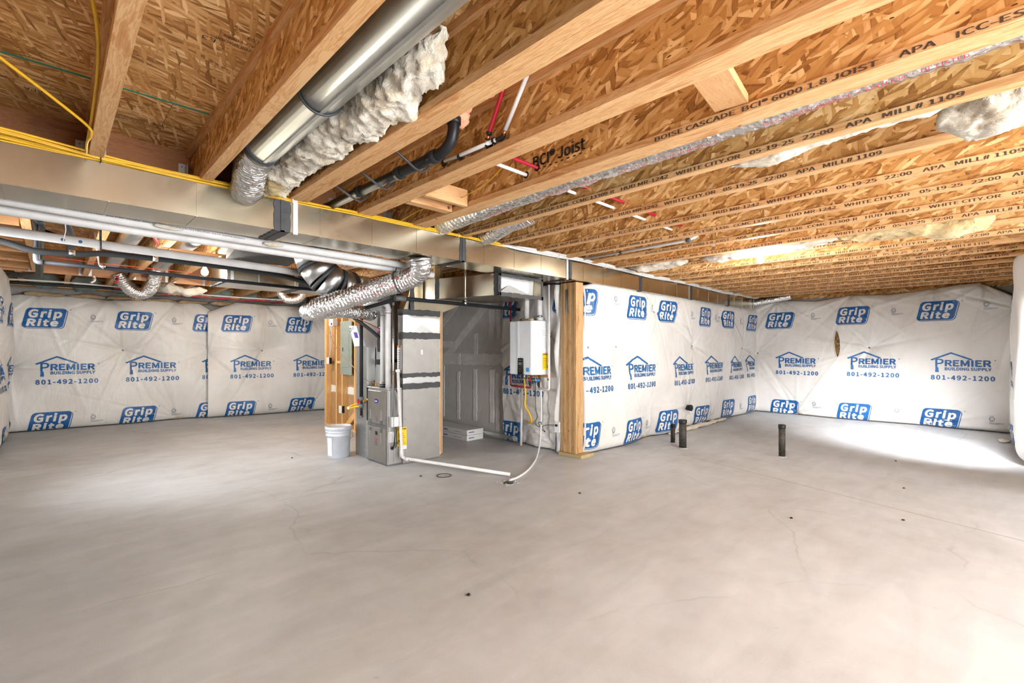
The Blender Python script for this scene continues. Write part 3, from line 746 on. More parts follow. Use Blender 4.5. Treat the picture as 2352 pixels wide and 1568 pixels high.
bm1 = thing('support_beam', 'dark laminated wooden beam behind the metal trunk duct', 'beam', (2.0, 3.835, 2.30))
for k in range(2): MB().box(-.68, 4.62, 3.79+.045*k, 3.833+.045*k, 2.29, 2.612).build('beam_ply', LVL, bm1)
hg = None
for x in (-.32, .171, .674, 1.222, 1.717, 2.213, 2.69, 3.178, 3.665, 4.153):
    wd = .064 if x in (1.222, 1.717, 2.213) else .034
    h_ = MB()
    for sd in (-1, 1):
        h_.box(x+sd*wd-.002+(0 if sd > 0 else -.034), x+sd*wd+.034+(0 if sd > 0 else -.03), 3.784, 3.790, 2.315, 2.52)
        h_.box(x+sd*wd-.0015, x+sd*wd+.0015, 3.70, 3.788, 2.308, 2.50)
    h_.box(x-wd, x+wd, 3.70, 3.788, 2.3065, 2.3095)
    h_.build('joist_hanger', GALVD, bm1)
    nl = MB()
    for sd in (-1, 1):
        for zz in (2.34, 2.38, 2.42, 2.46, 2.50): nl.cyl((x+sd*(wd+.017), 3.7845, zz), (x+sd*(wd+.017), 3.781, zz), .0045, 8)
    nl.build('nail_head', STEELG, bm1)
hd = thing('header_board', 'reddish header board with joist hangers beyond the black pipes', 'header', (2.0, 8.88, 2.30))
MB().box(-.68, 4.62, 8.858, 8.902, 2.305, 2.612).build('board', PLY, hd)
for k in range(10):
    x = -.15+.4877*k
    if x > 4.5: break
    h_ = MB()
    for sd in (-1, 1): h_.box(x+sd*.05-.018, x+sd*.05+.018, 8.852, 8.857, 2.31, 2.53)
    h_.build('joist_hanger', GALVD, hd)
rim = thing('rim_board', 'osb rim board above the far left wall', 'board', (2.0, 10.64, 2.28))
MB().box(-.70, 4.60, 10.625, 10.655, 2.27, 2.612).build('board', OSBW, rim)
rim2 = thing('rim_board', 'osb rim board above the far right wall', 'board', (10.6, 1.5, 2.28))
MB().box(10.585, 10.615, -.44, 3.58, 2.27, 2.612).build('board', OSBW, rim2)
rim3 = thing('sill_plate', 'wooden sill plate above the middle wall blanket', 'plate', (7.5, 3.5, 2.20))
MB().box(4.62, 10.58, 3.46, 3.60, 2.262, 2.300).build('board', WX, rim3)
# blocking
def block(label, p0, p1, w, h, mat=WX, up=(0, 0, 1), group='wooden blocking between joists'):
    o = MB().beam(p0, p1, w, h, up).build('wood_block', mat, bevel=.002); tag(o, label, 'wood block', group); return o
block('pale flat wood block between two doubled joists near the ceiling centre right', (1.785, .76, 2.368), (2.145, .80, 2.368), .14, .038)
block('reddish knotty wood block standing on edge beside the yellow wire', (1.785, 2.66, 2.37), (2.145, 2.66, 2.37), .038, .12)
block('reddish flat wood block under the knotty one by the trunk duct', (1.785, 2.86, 2.345), (2.145, 2.86, 2.345), .075, .07)
for k, yy in enumerate((4.9, 5.66, 6.44, 7.2, 7.95, 8.6)):
    block(f'short ladder block beside the left wall, {ORD[k]} from the beam', (-.69, yy, 2.39), (-.19, yy, 2.39), .05, .16)
# bare bulb fittings; the hidden left and rear ones are added fill
def bulb(label, x, y, z, ztop):
    r = thing('bare_bulb_fitting', label, 'light', (x, y, z-.06))
    MB().lathe((x, y, ztop-.05), [(.024, 0), (.040, .012), (.055, .035), (.055, .05)], 20).build('lampholder', WHITEP, r)
    MB().lathe((x, y, z-.055), [(.004, 0), (.020, .004), (.030, .017), (.0335, .035), (.031, .05), (.022, .068), (.015, .082), (.014, ztop-z+.012)], 20).build('bulb', BULB, r)
    return r
bulb('lit bare bulb beside the left sheet metal trunk', 1.17, 5.88, 2.125, 2.235)
bulb('lit bare bulb under torn yellow insulation on the right', 5.36, 1.70, 2.245, 2.345)
bulb('added unseen fill bulb behind the left supply duct', 2.30, 7.45, 2.20, 2.305)  # added out of sight to brighten the far left walls
bulb('added unseen fill bulb behind the camera', 2.45, -1.3, 2.20, 2.31)  # added out of view as fill light
block('wooden lamp cross block over the left bulb', (.86, 5.88, 2.272), (1.29, 5.88, 2.272), .09, .075)
block('wooden cross block over the added left fill bulb', (2.32, 7.45, 2.325), (2.75, 7.45, 2.325), .09, .038)  # carries the added fill bulb
block('wooden lamp cross block over the right bulb', (5.16, 1.70, 2.365), (5.59, 1.70, 2.365), .09, .038)

# ---------------------------------------------------------------- main trunk duct
X0, X1, DY0, DY1, DZ0, DZ1 = -.66, 10.25, 3.37, 3.71, 2.087, 2.293
tr = thing('trunk_duct', 'long galvanised rectangular trunk duct running under the joists', 'duct', (4.8, 3.54, 2.087))
cuts = [X0] + [1.12+1.56*k for k in range(-1, 6) if X0+.1 < 1.12+1.56*k < X1] + [X1]
for a, b in zip(cuts[:-1], cuts[1:]):
    d = MB(); d.box(a+.001, b-.001, DY0, DY1, DZ0, DZ1)
    k = a+.26
    while k < b-.1:      # stiffening beads
        d.box(k-.003, k+.003, DY0-.0022, DY0, DZ0+.002, DZ1-.002); d.box(k-.003, k+.003, DY0, DY1, DZ0-.0022, DZ0); k += .405
    d.box(a+.002, b-.002, DY0-.0015, DY0, DZ0, DZ0+.014)     # folded lock seam along the bottom edge
    d.build('duct_section', GALV, tr)
for k, x in enumerate(cuts[1:-1]):
    w = .105 if abs(x-1.12) < .01 else .066; q = MB()
    q.strip((x, DY0, DZ0), (x, DY0, DZ1), (1, 0, 0), (0, -1, 0), w, .006, .006); q.strip((x, DY0-.006, DZ0), (x, DY1, DZ0), (1, 0, 0), (0, 0, -1), w, .006, .006)
    q.box(x-.012, x+.012, DY0-.012, DY0, DZ0-.010, DZ1); q.box(x-.012, x+.012, DY0-.012, DY1, DZ0-.010, DZ0)
    q.build('mastic_band', MAST, tr)
q = MB(); q.box(X1-.03, X1+.004, DY0-.005, DY1, DZ0-.004, DZ1+.002); q.build('end_cap', GALVD, tr)
for x in (1.205, 4.19, 7.3, 10.1):
    h_ = MB(); h_.box(x-.016, x+.016, DY0-.006, DY0-.002, DZ0-.01, 2.33); h_.box(x-.016, x+.016, DY0-.006, DY0+.03, DZ0-.013, DZ0-.009); h_.cyl((x, DY0-.004, DZ0+.06), (x, DY0-.010, DZ0+.06), .006, 8)
    h_.build('hanger_strap', GALVB, tr)

# ribbed tube helper: corrugated flexible duct
def flex(mb, pts, r, pitch=.02, amp=.004, n=22, sub=5, m=0, wob=.0):
    p = resample(smooth_path(pts, 10), pitch/4); R = []
    for i in range(len(p)):
        rr = r+amp*math.sin(i*math.pi/2)
        if wob: rr += wob*noise.noise(Vector(p[i])*9)
        R.append(rr)
    mb.tube(p, R, n, True, m); return mb

# ---------------------------------------------------------------- round supply duct with foil elbow, in the ceiling bay
rd = thing('round_duct', 'round silver supply duct between joists at the top centre', 'duct', (.828, 1.2, 2.29))
MB().cyl((.828, -2.9, 2.385), (.828, 2.80, 2.385), .088, 32).build('pipe', GALVR, rd)
q = MB(); q.box(.82, .836, -2.9, 2.79, 2.294, 2.2985); q.build('pipe_seam', GALVR, rd)
q = MB(); flex(q, [(.828, 2.80, 2.385), (.835, 2.95, 2.378), (.85, 3.10, 2.335), (.88, 3.26, 2.30), (.90, 3.45, 2.30), (.90, 3.56, 2.292)], .088, .022, .005); q.build('foil_flex_elbow', FOIL, rd)
q = MB(); q.tube([(.828, 2.765, 2.385), (.828, 2.825, 2.385)], .093, 32); q.build('mastic_band', MAST, rd)
q = MB(); q.tube([(.828+.092*math.cos(a), 2.0+.03*math.sin(a*.5), 2.385+.092*math.sin(a)) for a in np.linspace(math.pi*.95, math.pi*2.1, 24)], .006, 6); q.build('hanging_strap', STRAP, rd)

# ---------------------------------------------------------------- loose fibreglass
def fluff(name, label, segs, seed, mat=None, n=26, amp=.03, parent=None, m_len=.035, cat='insulation', group='loose fibreglass insulation in the joist bays', thin=1.0):
    """segs: list of (centre, half width, half height); a ragged batt swept along them with noisy cross sections"""
    C = np.array([list(c)+[a, b] for c, a, b in segs], float)
    seg = np.linalg.norm(np.diff(C[:, :3], axis=0), axis=1); cc = np.r_[0, np.cumsum(seg)]
    k = max(6, int(cc[-1]/m_len)); ts = np.linspace(0, cc[-1], k)
    A = np.column_stack([np.interp(ts, cc, C[:, i]) for i in range(5)])
    vs = []; T = np.gradient(A[:, :3], axis=0)
    for i in range(k):
        t = Vector(T[i]).normalized(); r = t.cross(Vector((0, 0, 1))).normalized() if abs(t.z) < .95 else Vector((1, 0, 0)); u = r.cross(t).normalized()
        e = min(1.0, .35+1.9*min(i, k-1-i)/k*4)
        for j in range(n):
            a = 2*math.pi*j/n; ca, sa = math.cos(a), math.sin(a)
            x = math.copysign(abs(ca)**.7, ca)*A[i, 3]*e; z = math.copysign(abs(sa)**.7, sa)*A[i, 4]*e
            p = Vector(A[i, :3]) + r*x + u*z
            q = p*6+Vector((seed*3.1, seed*1.7, seed))
            dn = (r*ca+u*sa).normalized()
            p = p + dn*(amp*noise.fractal(q, .8, 2.1, 5) + amp*.55*noise.noise(p*28+Vector((seed, 0, 0)))+amp*.35*noise.noise(p*70+Vector((0, seed, 0)))) + Vector((noise.noise(q*1.3), noise.noise(q*1.3+Vector((9, 0, 0))), noise.noise(q*1.3+Vector((0, 9, 0)))))*amp*.5
            vs.append(p)
    fs = [(i*n+j, i*n+(j+1) % n, (i+1)*n+(j+1) % n, (i+1)*n+j) for i in range(k-1) for j in range(n)] + [tuple(range(n))[::-1], tuple((k-1)*n+j for j in range(n))]
    mb = MB(); mb.add(vs, fs, 0, True); o = mb.build(name, mat or FL_W, parent)
    if parent is None: tag(o, label, cat, group)
    return o
fluff('insulation_batt', 'big fluffy white insulation batt hanging beside the round silver duct', [((1.03, 1.40, 2.45), .07, .06), ((1.04, 1.55, 2.41), .10, .10), ((1.04, 1.95, 2.39), .10, .11), ((1.02, 2.35, 2.375), .115, .10), ((1.02, 2.7, 2.39), .10, .085), ((1.02, 2.95, 2.40), .095, .09), ((1.03, 3.25, 2.37), .085, .085), ((1.02, 3.42, 2.345), .04, .03)], 1, amp=.035, n=44, m_len=.013)
fluff('insulation_batt', 'yellowish insulation tuft bulging over the trunk duct beside the flex elbow', [((1.02, 2.98, 2.41), .06, .05), ((1.02, 3.10, 2.375), .10, .09), ((1.03, 3.28, 2.36), .10, .085), ((1.04, 3.40, 2.335), .06, .04)], 2, mat=FL_Y, amp=.03, n=30, m_len=.02)
fluff('insulation_batt', 'thin white insulation strip hanging along the second lettered joist', [((2.80, 1.05, 2.335), .04, .02), ((2.82, .92, 2.35), .06, .05), ((2.81, .6, 2.375), .055, .05), ((2.80, .2, 2.385), .05, .045), ((2.79, .05, 2.40), .03, .03)], 3, amp=.018, n=24, m_len=.02)
fluff('insulation_batt', 'drooping white insulation clump at the upper right edge', [((2.88, .14, 2.40), .04, .06), ((2.90, .07, 2.345), .09, .11), ((2.90, -.02, 2.33), .10, .11), ((2.90, -.12, 2.36), .10, .10), ((2.90, -.3, 2.40), .10, .09)], 4, amp=.035, n=44, m_len=.011)
fluff('insulation_batt', 'torn yellow insulation glowing above the right bulb', [((5.36, 2.35, 2.33), .05, .03), ((5.37, 2.15, 2.31), .13, .045), ((5.36, 1.85, 2.335), .16, .035), ((5.36, 1.45, 2.335), .14, .03), ((5.35, 1.2, 2.33), .09, .03), ((5.33, 1.0, 2.345), .04, .02)], 5, mat=FL_W, amp=.028, n=30, m_len=.025)
fluff('insulation_batt', 'ragged yellow insulation hanging in tatters right of the lit bulb', [((5.33, 1.0, 2.35), .04, .03), ((5.34, .7, 2.34), .10, .04), ((5.34, .42, 2.325), .13, .06), ((5.34, .22, 2.29), .14, .085), ((5.34, .06, 2.32), .12, .06), ((5.3, -.02, 2.34), .06, .04)], 6, mat=FL_Y, amp=.035, n=30, m_len=.022)
fluff('insulation_batt', 'cream insulation scrap above the trunk duct near the white pipe', [((5.39, 3.30, 2.34), .04, .02), ((5.39, 3.1, 2.315), .12, .045), ((5.38, 2.8, 2.32), .13, .035), ((5.37, 2.5, 2.33), .05, .03)], 7, mat=FL_W, amp=.025, n=26, m_len=.025)
fluff('insulation_batt', 'torn insulation hanging from the header left of the supply duct', [((1.15, 8.98, 2.24), .05, .04), ((1.33, 8.80, 2.20), .10, .06), ((1.50, 8.70, 2.17), .10, .06), ((1.75, 8.65, 2.20), .05, .04)], 8, mat=FL_W, amp=.04, n=26, m_len=.03)
for k in range(9):
    x = -.073+.4877*k
    if x > 4.3: break
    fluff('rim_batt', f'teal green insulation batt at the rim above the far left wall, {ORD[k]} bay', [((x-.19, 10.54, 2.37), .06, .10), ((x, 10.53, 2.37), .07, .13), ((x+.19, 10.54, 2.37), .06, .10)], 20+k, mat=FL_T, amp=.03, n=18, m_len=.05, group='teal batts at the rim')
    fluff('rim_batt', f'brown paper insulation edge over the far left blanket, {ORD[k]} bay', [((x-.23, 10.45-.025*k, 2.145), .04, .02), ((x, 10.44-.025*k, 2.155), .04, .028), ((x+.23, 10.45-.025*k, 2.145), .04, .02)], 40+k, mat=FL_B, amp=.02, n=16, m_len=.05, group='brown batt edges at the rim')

# ---------------------------------------------------------------- foil-wrapped insulated flex in the joist bay
fd = thing('insulated_duct', 'foil wrapped insulated duct with red lettering between the joists', 'duct', (2.45, 1.5, 2.30))
q = MB(); pts = [(2.45, 3.62, 2.35), (2.45, 3.3, 2.41), (2.45, 2.9, 2.43), (2.44, 2.4, 2.445), (2.44, 1.9, 2.45), (2.44, 1.4, 2.455), (2.44, .9, 2.46), (2.44, .5, 2.475), (2.44, .1, 2.485), (2.44, -.5, 2.485), (2.44, -2.8, 2.485)]
flex(q, pts, .112, .05, .0025, 26, wob=.012); q.build('foil_jacket', FOIL, fd)
def foil_text(body, y, w, h, parent, rot=0):
    a = Art(); a.put(fitw(text2d(body, 1.0, 0, res=2), w, h)); a.cut(.02)
    def fn(v, d):
        out = []
        for xx, yy in v:
            th = math.radians(-98)-yy/.118; zc = np.interp(-(y-xx), [-2.9, -2.4, -1.9, -.9, -.1], [2.43, 2.445, 2.45, 2.46, 2.485]); out.append((2.44+(.119+d)*math.cos(th), y-xx, zc+(.119+d)*math.sin(th)))
        return np.array(out)
    return decal('red_lettering', a, fn, [REDINK], parent)
foil_text('R-6.0 WITHOUT AIRSPACE \u2022 ASTM E84 \u2022 UL LISTED', .75, .7, .022, fd)
foil_text('REFLECTIX\u00ae \u2022 R-8 WITH AIRSPACE \u2022', 1.55, .62, .022, fd); foil_text('WITHOUT AIRSPACE \u2022 ASTM E84', 2.2, .5, .022, fd); foil_text('WITH AIRSPACE \u2022', 2.75, .3, .022, fd)
fx = thing('insulated_duct', 'second foil flex duct dipping behind the trunk duct by a joist end', 'duct', (2.95, 3.4, 2.3))
q = MB(); flex(q, [(2.93, 2.75, 2.44), (2.93, 3.0, 2.42), (2.94, 3.2, 2.38), (2.95, 3.38, 2.36), (2.95, 3.60, 2.35)], .085, .03, .004, 22, wob=.01); q.build('foil_jacket', FOIL, fx)
ff = thing('insulated_duct', 'small foil flex duct at the far end of the trunk duct', 'duct', (10.2, 3.2, 2.2))
q = MB(); flex(q, [(10.25, 3.52, 2.20), (10.32, 3.40, 2.22), (10.30, 3.1, 2.26), (10.29, 2.7, 2.31)], .06, .024, .004, 18); q.build('foil_jacket', FOIL, ff)

# ---------------------------------------------------------------- big insulated flex duct dropping from the trunk
bf = thing('flex_duct', 'fat silver insulated flexible duct sweeping down from the trunk duct', 'duct', (2.1, 3.9, 1.6))
pts = [(2.325, 3.53, 2.09), (2.36, 3.56, 2.02), (2.37, 3.66, 1.955), (2.30, 3.80, 1.905), (2.14, 3.98, 1.835), (1.97, 4.16, 1.755), (1.82, 4.31, 1.685), (1.75, 4.40, 1.65)]
q = MB(); flex(q, pts, .094, .030, .005, 28, wob=.012); q.build('foil_sleeve', FOIL, bf)
q = MB(); flex(q, [(1.75, 4.42, 1.645), (1.76, 4.58, 1.64), (1.90, 4.70, 1.66), (2.15, 4.78, 1.69), (2.45, 4.98, 1.70), (2.70, 5.12, 1.70)], .075, .030, .005, 24, wob=.015); q.build('foil_return_bend', FOIL, bf)
q = MB(); q.tube([(2.325, 3.53, 2.084), (2.33, 3.53, 2.055)], .105, 28); q.build('collar', GALVB, bf)
q = MB()
p = resample(smooth_path(pts, 10), .01); i = int(len(p)*.33); c = Vector(p[i]); t = (Vector(p[i+1])-Vector(p[i-1])).normalized(); r_ = t.cross(Vector((0, 0, 1))).normalized(); u_ = r_.cross(t)
q.tube([c+(r_*math.cos(a)+u_*math.sin(a))*.104 for a in np.linspace(0, 2*math.pi, 30)], .007, 6, False); q.tube([c+u_*.10, c+Vector((.02, -.02, .28))], .005, 6); q.build('hanging_strap', STRAP, bf)
def flex_text(path, i0, th0, body, w, h, r, parent):
    a = Art(); a.put(fitw(text2d(body, 1.0, 0, res=2), w, h)); a.cut(.015)
    p = resample(path, .01)
    def fn(v, d):
        out = []
        for xx, yy in v:
            fi = min(max(i0-xx/.01, 1), len(p)-3); k = int(fi); c = Vector(p[k]).lerp(Vector(p[k+1]), fi-k); t = (Vector(p[k+1])-Vector(p[k-1])).normalized()
            r2 = t.cross(Vector((0, 0, 1))).normalized(); u2 = r2.cross(t); th = th0-yy/r
            q_ = c+(r2*math.cos(th)+u2*math.sin(th))*(r+d); out.append(tuple(q_))
        return np.array(out)
    return decal('red_lettering', a, fn, [REDINK], parent, lay=(.008, .008, .008))
sp_ = smooth_path(pts, 10)
for i0, th in ((22, 3.5), (26, 2.9), (34, 3.75), (40, 3.1), (48, 3.7), (56, 3.3), (64, 3.8), (72, 3.2), (80, 3.7)): flex_text(sp_, i0, th, 'THERMAFLEX', .085, .018, .103, bf)

# ---------------------------------------------------------------- sheet metal elbow with black mastic
el = thing('metal_elbow', 'round galvanised elbow with black mastic bands beneath the trunk', 'duct', (1.85, 4.4, 1.85))
ep = [Vector((1.755, 4.50, 2.19)), Vector((1.785, 4.475, 2.075)), Vector((1.855, 4.43, 1.965)), Vector((1.965, 4.41, 1.90)), Vector((2.10, 4.44, 1.885))]
for a, b in zip(ep[:-1], ep[1:]): MB().tube([a, b], .160, 36).build('gore_segment', GALVB, el)
for k, c in enumerate(ep):
    a = ep[max(k-1, 0)]; b = ep[min(k+1, 4)]; t = (b-a).normalized(); MB().tube([c-t*.016, c+t*.016], .1655, 36).build('mastic_band', MAST, el)

# ---------------------------------------------------------------- left sheet metal trunk and its black mastic boot
lt = thing('supply_duct', 'galvanised sheet metal trunk beside the left bulb', 'duct', (2.1, 5.9, 2.0))
MB().box(1.31, 2.92, 5.60, 6.26, 2.0, 2.215).build('duct_section', GALV, lt)
for x in (1.62, 2.0): MB().box(x-.004, x+.004, 5.596, 5.60, 2.002, 2.213).build('seam_strip', GALVB, lt)
MB().box(1.345, 1.375, 5.594, 5.60, 1.995, 2.24).build('hanger_strap', GALVB, lt)
for sa in (((1.31, 5.60, 2.0), (1.31, 5.60, 2.215), (0, 1, 0), (-1, 0, 0), .07), ((2.10, 5.60, 2.0), (2.10, 5.60, 2.21), (1, 0, 0), (0, -1, 0), .12), ((2.10, 5.6, 2.0), (2.10, 6.26, 2.0), (1, 0, 0), (0, 0, -1), .10), ((1.31, 5.60, 2.0), (1.31, 6.26, 2.0), (1, 0, 0), (0, 0, -1), .04)): MB().strip(*sa, .005).build('mastic_band', MAST, lt)
bx = thing('duct_boot', 'black mastic covered duct boot behind the white drain pipes', 'duct', (1.6, 5.2, 2.13))
q = MB(); q.prism([(1.22, 4.86, 2.305), (1.30, 5.58, 2.305), (1.30, 5.58, 2.22), (1.22, 4.86, 2.225)], (.62, 0, 0)); q.build('boot_body', MAST, bx)
q = MB(); q.box(1.84, 1.86, 5.05, 5.07, 2.05, 2.30); q.build('strap', GALVD, bx)

# ---------------------------------------------------------------- round ducts in the left bays, flex loops
for lab, x, y0, y1 in (('grey round duct in the left joist bay above the red wire', .585, 3.95, 8.3), ('grey round duct in the joist bay above the hanging flex loop', 1.07, 3.95, 8.15)):
    r = thing('round_duct', lab, 'duct', (x, (y0+y1)/2, 2.35)); MB().cyl((x, y0, 2.45), (x, y1, 2.45), .088, 24).build('pipe', GALVD, r)
fl1 = thing('flex_duct', 'silver flexible duct loop hanging below the left joists', 'duct', (1.0, 8.6, 2.0))
q = MB(); flex(q, [(1.07, 8.10, 2.43), (1.07, 8.38, 2.36), (1.06, 8.58, 2.24), (1.02, 8.72, 2.14), (.93, 8.78, 2.10), (.82, 8.78, 2.15), (.74, 8.76, 2.26), (.70, 8.76, 2.36)], .080, .026, .006, 22); q.build('foil_sleeve', FOIL, fl1)
fl2 = thing('flex_duct', 'small silver flexible duct loop below the far end of the left trunk', 'duct', (2.9, 8.3, 2.0))
q = MB(); flex(q, [(2.72, 8.25, 2.30), (2.73, 8.25, 2.20), (2.78, 8.22, 2.125), (2.87, 8.16, 2.10), (2.96, 8.10, 2.13), (3.01, 8.06, 2.21), (3.02, 8.05, 2.30)], .062, .022, .005, 20); q.build('foil_sleeve', FOIL, fl2)

# ---------------------------------------------------------------- stud partition with drywall back and electric panel
sp = thing('stud_partition', 'open stud partition wall with drywall back coloured by wood bounce beside the furnace', 'wall frame', (3.36, 6.3, 0))
for yy in (7.90, 7.858, 7.46, 7.245, 6.815, 6.42, 6.02, 5.62, 5.22, 4.722): MB().box(3.312, 3.400, yy-.019, yy+.019, .038, 2.262).build('stud', WZ, sp, .002)
MB().box(3.312, 3.400, 4.703, 7.922, 0, .038).build('bottom_plate', WY, sp); MB().box(3.312, 3.400, 4.703, 7.922, 2.262, 2.300).build('top_plate', WY, sp)
MB().box(3.401, 3.414, 4.70, 7.93, .008, 2.29).build('drywall_sheet', [DRYB], sp)
MB().box(3.4145, 3.420, 4.698, 7.93, .008, 2.29).build('drywall_face', DRYW, sp)
MB().box(3.318, 3.395, 7.266, 7.44, 1.055, 1.093).build('cross_block', WY, sp)
q = MB(); q.strip((3.3998, 7.86, .62), (3.3998, 5.1, .62), (0, 0, 1), (-1, 0, 0), .11, .0015, .01); q.build('joint_compound_stripe', LABW, sp)
br = MB(); br.beam((3.355, 7.20, .04), (3.355, 6.20, .75), .03, .085); br.build('diagonal_brace', WZ, sp)

ep_ = thing('electric_panel', 'grey green electric breaker panel mounted between studs', 'electric panel', (3.29, 7.03, .885))
MB().box(3.285, 3.395, 6.86, 7.20, .90, 1.705).build('box', GREENP, ep_); MB().box(3.272, 3.285, 6.835, 7.225, .882, 1.722).build('cover', GREENP, ep_, .004)
MB().box(3.266, 3.272, 6.92, 7.14, 1.0, 1.52).build('door', GREENP, ep_, .002); MB().box(3.258, 3.266, 7.105, 7.125, 1.25, 1.31).build('latch', STEELG, [c for c in ep_.children if c.name.startswith('door')][0])
for lab, yy, zz, w, h in (('white outlet box on the outer partition stud', 7.745, 1.09, .05, .10), ('low white outlet box on the partition', 7.27, .32, .05, .11)):
    r = thing('outlet_box', lab, 'outlet', (3.29, yy, zz-h/2), 'outlet boxes on the partition'); MB().box(3.300, 3.345, yy-w*.9, yy+w*.9, zz-h/2, zz+h/2).build('box', BLK, r); MB().box(3.291, 3.300, yy-w, yy+w, zz-h*.55, zz+h*.55).build('cover_plate', LABW, r, .002)
jb = thing('junction_box', 'small grey junction box under the flex duct on the partition', 'junction box', (3.27, 7.47, 1.66)); MB().box(3.23, 3.31, 7.40, 7.55, 1.66, 1.77).build('box', WHITEP, jb, .003); MB().cyl((3.23, 7.44, 1.69), (3.222, 7.44, 1.69), .018, 14).build('knockout', BLK, jb); MB().box(3.224, 3.231, 7.46, 7.50, 1.68, 1.75).build('switch', LABW, jb)
cb = thing('wall_cable', 'white and dark cables running down the outer partition studs', 'cable', (3.30, 7.65, 1.1))
for k, (dy, mt) in enumerate(((0, WCAB), (.02, STRAP), (.04, WCAB))):
    MB().tube(smooth_path([(3.30, 7.62+dy, 1.95), (3.305, 7.63+dy, 1.6), (3.30, 7.62+dy, 1.35), (3.30, 7.66+dy*.5, 1.22), (3.305, 7.73, 1.14)]), .007, 8).build('cable_strand', mt, cb)

# ---------------------------------------------------------------- furnace
fu = thing('furnace', 'grey upright gas furnace with two front panels standing on the floor', 'furnace', (2.98, 4.83, 0))
MB().box(2.62, 3.295, 4.606, 5.045, .012, .84).build('cabinet', FURS, fu, .006)
MB().box(2.606, 2.620, 4.632, 5.03, .445, .815).build('upper_door', FUR, fu, .005); ud = fu.children[-1]; ld = MB().box(2.606, 2.620, 4.632, 5.03, .03, .405).build('lower_door', FUR, fu, .005)
MB().box(2.612, 2.62, 4.612, 5.04, .408, .442).build('door_rail', STEELG, fu)
MB().box(2.618, 3.29, 4.61, 5.04, 0, .014).build('base', STEELG, fu); MB().box(2.605, 3.0, 4.60, 5.05, .838, .852).build('top_rim', GALVD, fu, .003)
for yy in (4.72, 4.965):
    for zz in (.375, .468): MB().box(2.598, 2.607, yy-.018, yy+.018, zz-.02, zz+.02).build('door_clip', STEELG, fu, .002)
    MB().prism([(2.606, yy-.01, .36), (2.606, yy+.01, .36), (2.606, yy+.004, .22), (2.606, yy-.004, .22)], (-.006, 0, 0)).build('door_rib', FURS, fu); MB().prism([(2.606, yy-.01, .49), (2.606, yy+.01, .49), (2.606, yy+.004, .60), (2.606, yy-.004, .60)], (-.006, 0, 0)).build('door_rib', FURS, fu)
MB().prism([(2.606, 4.83+.047*math.cos(a), .700+.024*math.sin(a)) for a in np.linspace(0, 2*math.pi, 24, endpoint=False)], (-.003, 0, 0)).build('brand_badge', NAVY, ud)
print_text('Carrier', (2.603, 4.862, .690), (0, -1, 0), (0, 0, 1), (-1, 0, 0), .065, .022, LABW, ud, bold_=.01)
MB().box(2.600, 2.607, 4.805, 4.85, .318, .362).build('sight_glass', BLK, ld, .004)
for k in range(6): MB().box(2.6045, 2.6062, 4.80+.004*(k % 2), 4.865, .20+.016*k, .208+.016*k).build('label_line', REDINK if k in (5, 3) else STEELG, ld)
for k in range(3): MB().box(2.6045, 2.6062, 4.80, 4.835, .475+.018*k, .483+.018*k).build('label_line', STEELG, ud)
q = MB()
for xx in (2.64, 2.70, 2.76): q.box(xx-.004, xx+.004, 4.598, 4.606, .03, .82)
q.build('side_seam', GALVB, fu)
MB().box(2.632, 2.715, 4.601, 4.6055, .26, .375).build('rating_label', LABW, fu)
rl_ = [c for c in fu.children if c.name.startswith('rating_label')][0]
for k in range(5): MB().box(2.638, 2.70-.008*k, 4.6003, 4.601, .275+.018*k, .279+.018*k).build('label_line', GPRINT, rl_)

# ---------------------------------------------------------------- return air drop on the furnace side, funnel and open ended trunk
rt = thing('return_duct', 'tall return air duct on the furnace side with an open mastic framed end', 'duct', (3.1, 4.6, 0))
MB().box(2.80, 3.302, 4.588, 4.604, .004, .84).build('lower_panel', FURS, rt, .002)
MB().box(2.80, 3.302, 4.588, 4.695, .841, .885).build('duct_collar', FURS, rt); MB().box(2.802, 3.300, 4.590, 4.695, .886, 1.0).build('bright_collar', GALVB, rt)
MB().box(2.80, 3.302, 4.588, 4.695, 1.001, 1.43).build('upper_panel', FURS, rt, .002)
q = MB()   # cross-broken bright panel
q.add([(2.802, 4.59, 1.431), (3.30, 4.59, 1.431), (3.30, 4.59, 1.70), (2.802, 4.59, 1.70), (3.05, 4.578, 1.565), (2.802, 4.695, 1.431), (3.30, 4.695, 1.431), (3.30, 4.695, 1.70), (2.802, 4.695, 1.70)],
      [(0, 1, 4), (1, 2, 4), (2, 3, 4), (3, 0, 4), (5, 8, 7, 6), (0, 3, 8, 5), (1, 6, 7, 2), (3, 2, 7, 8), (0, 5, 6, 1)]); q.build('cross_broken_panel', GALVB, rt)
for z, w in ((.862, .065), (.985, .05), (1.435, .075), (1.70, .07)):
    q = MB(); q.strip((2.798, 4.587, z), (3.304, 4.587, z), (0, 0, 1), (0, -1, 0), w, .005, .006); q.strip((2.799, 4.585, z), (2.799, 4.697, z), (0, 0, 1), (-1, 0, 0), w, .005, .006); q.build('mastic_band', MAST, rt)
def hexa(b, tq): return MB().add(list(b)+list(tq), [(3, 2, 1, 0), (4, 5, 6, 7), (0, 1, 5, 4), (1, 2, 6, 5), (2, 3, 7, 6), (3, 0, 4, 7)])
hexa([(2.80, 4.588, 1.705), (3.302, 4.588, 1.705), (3.302, 4.695, 1.705), (2.80, 4.695, 1.705)], [(2.85, 4.56, 1.862), (3.70, 4.56, 1.862), (3.70, 4.69, 1.862), (2.85, 4.69, 1.862)]).build('funnel', GALV, rt)
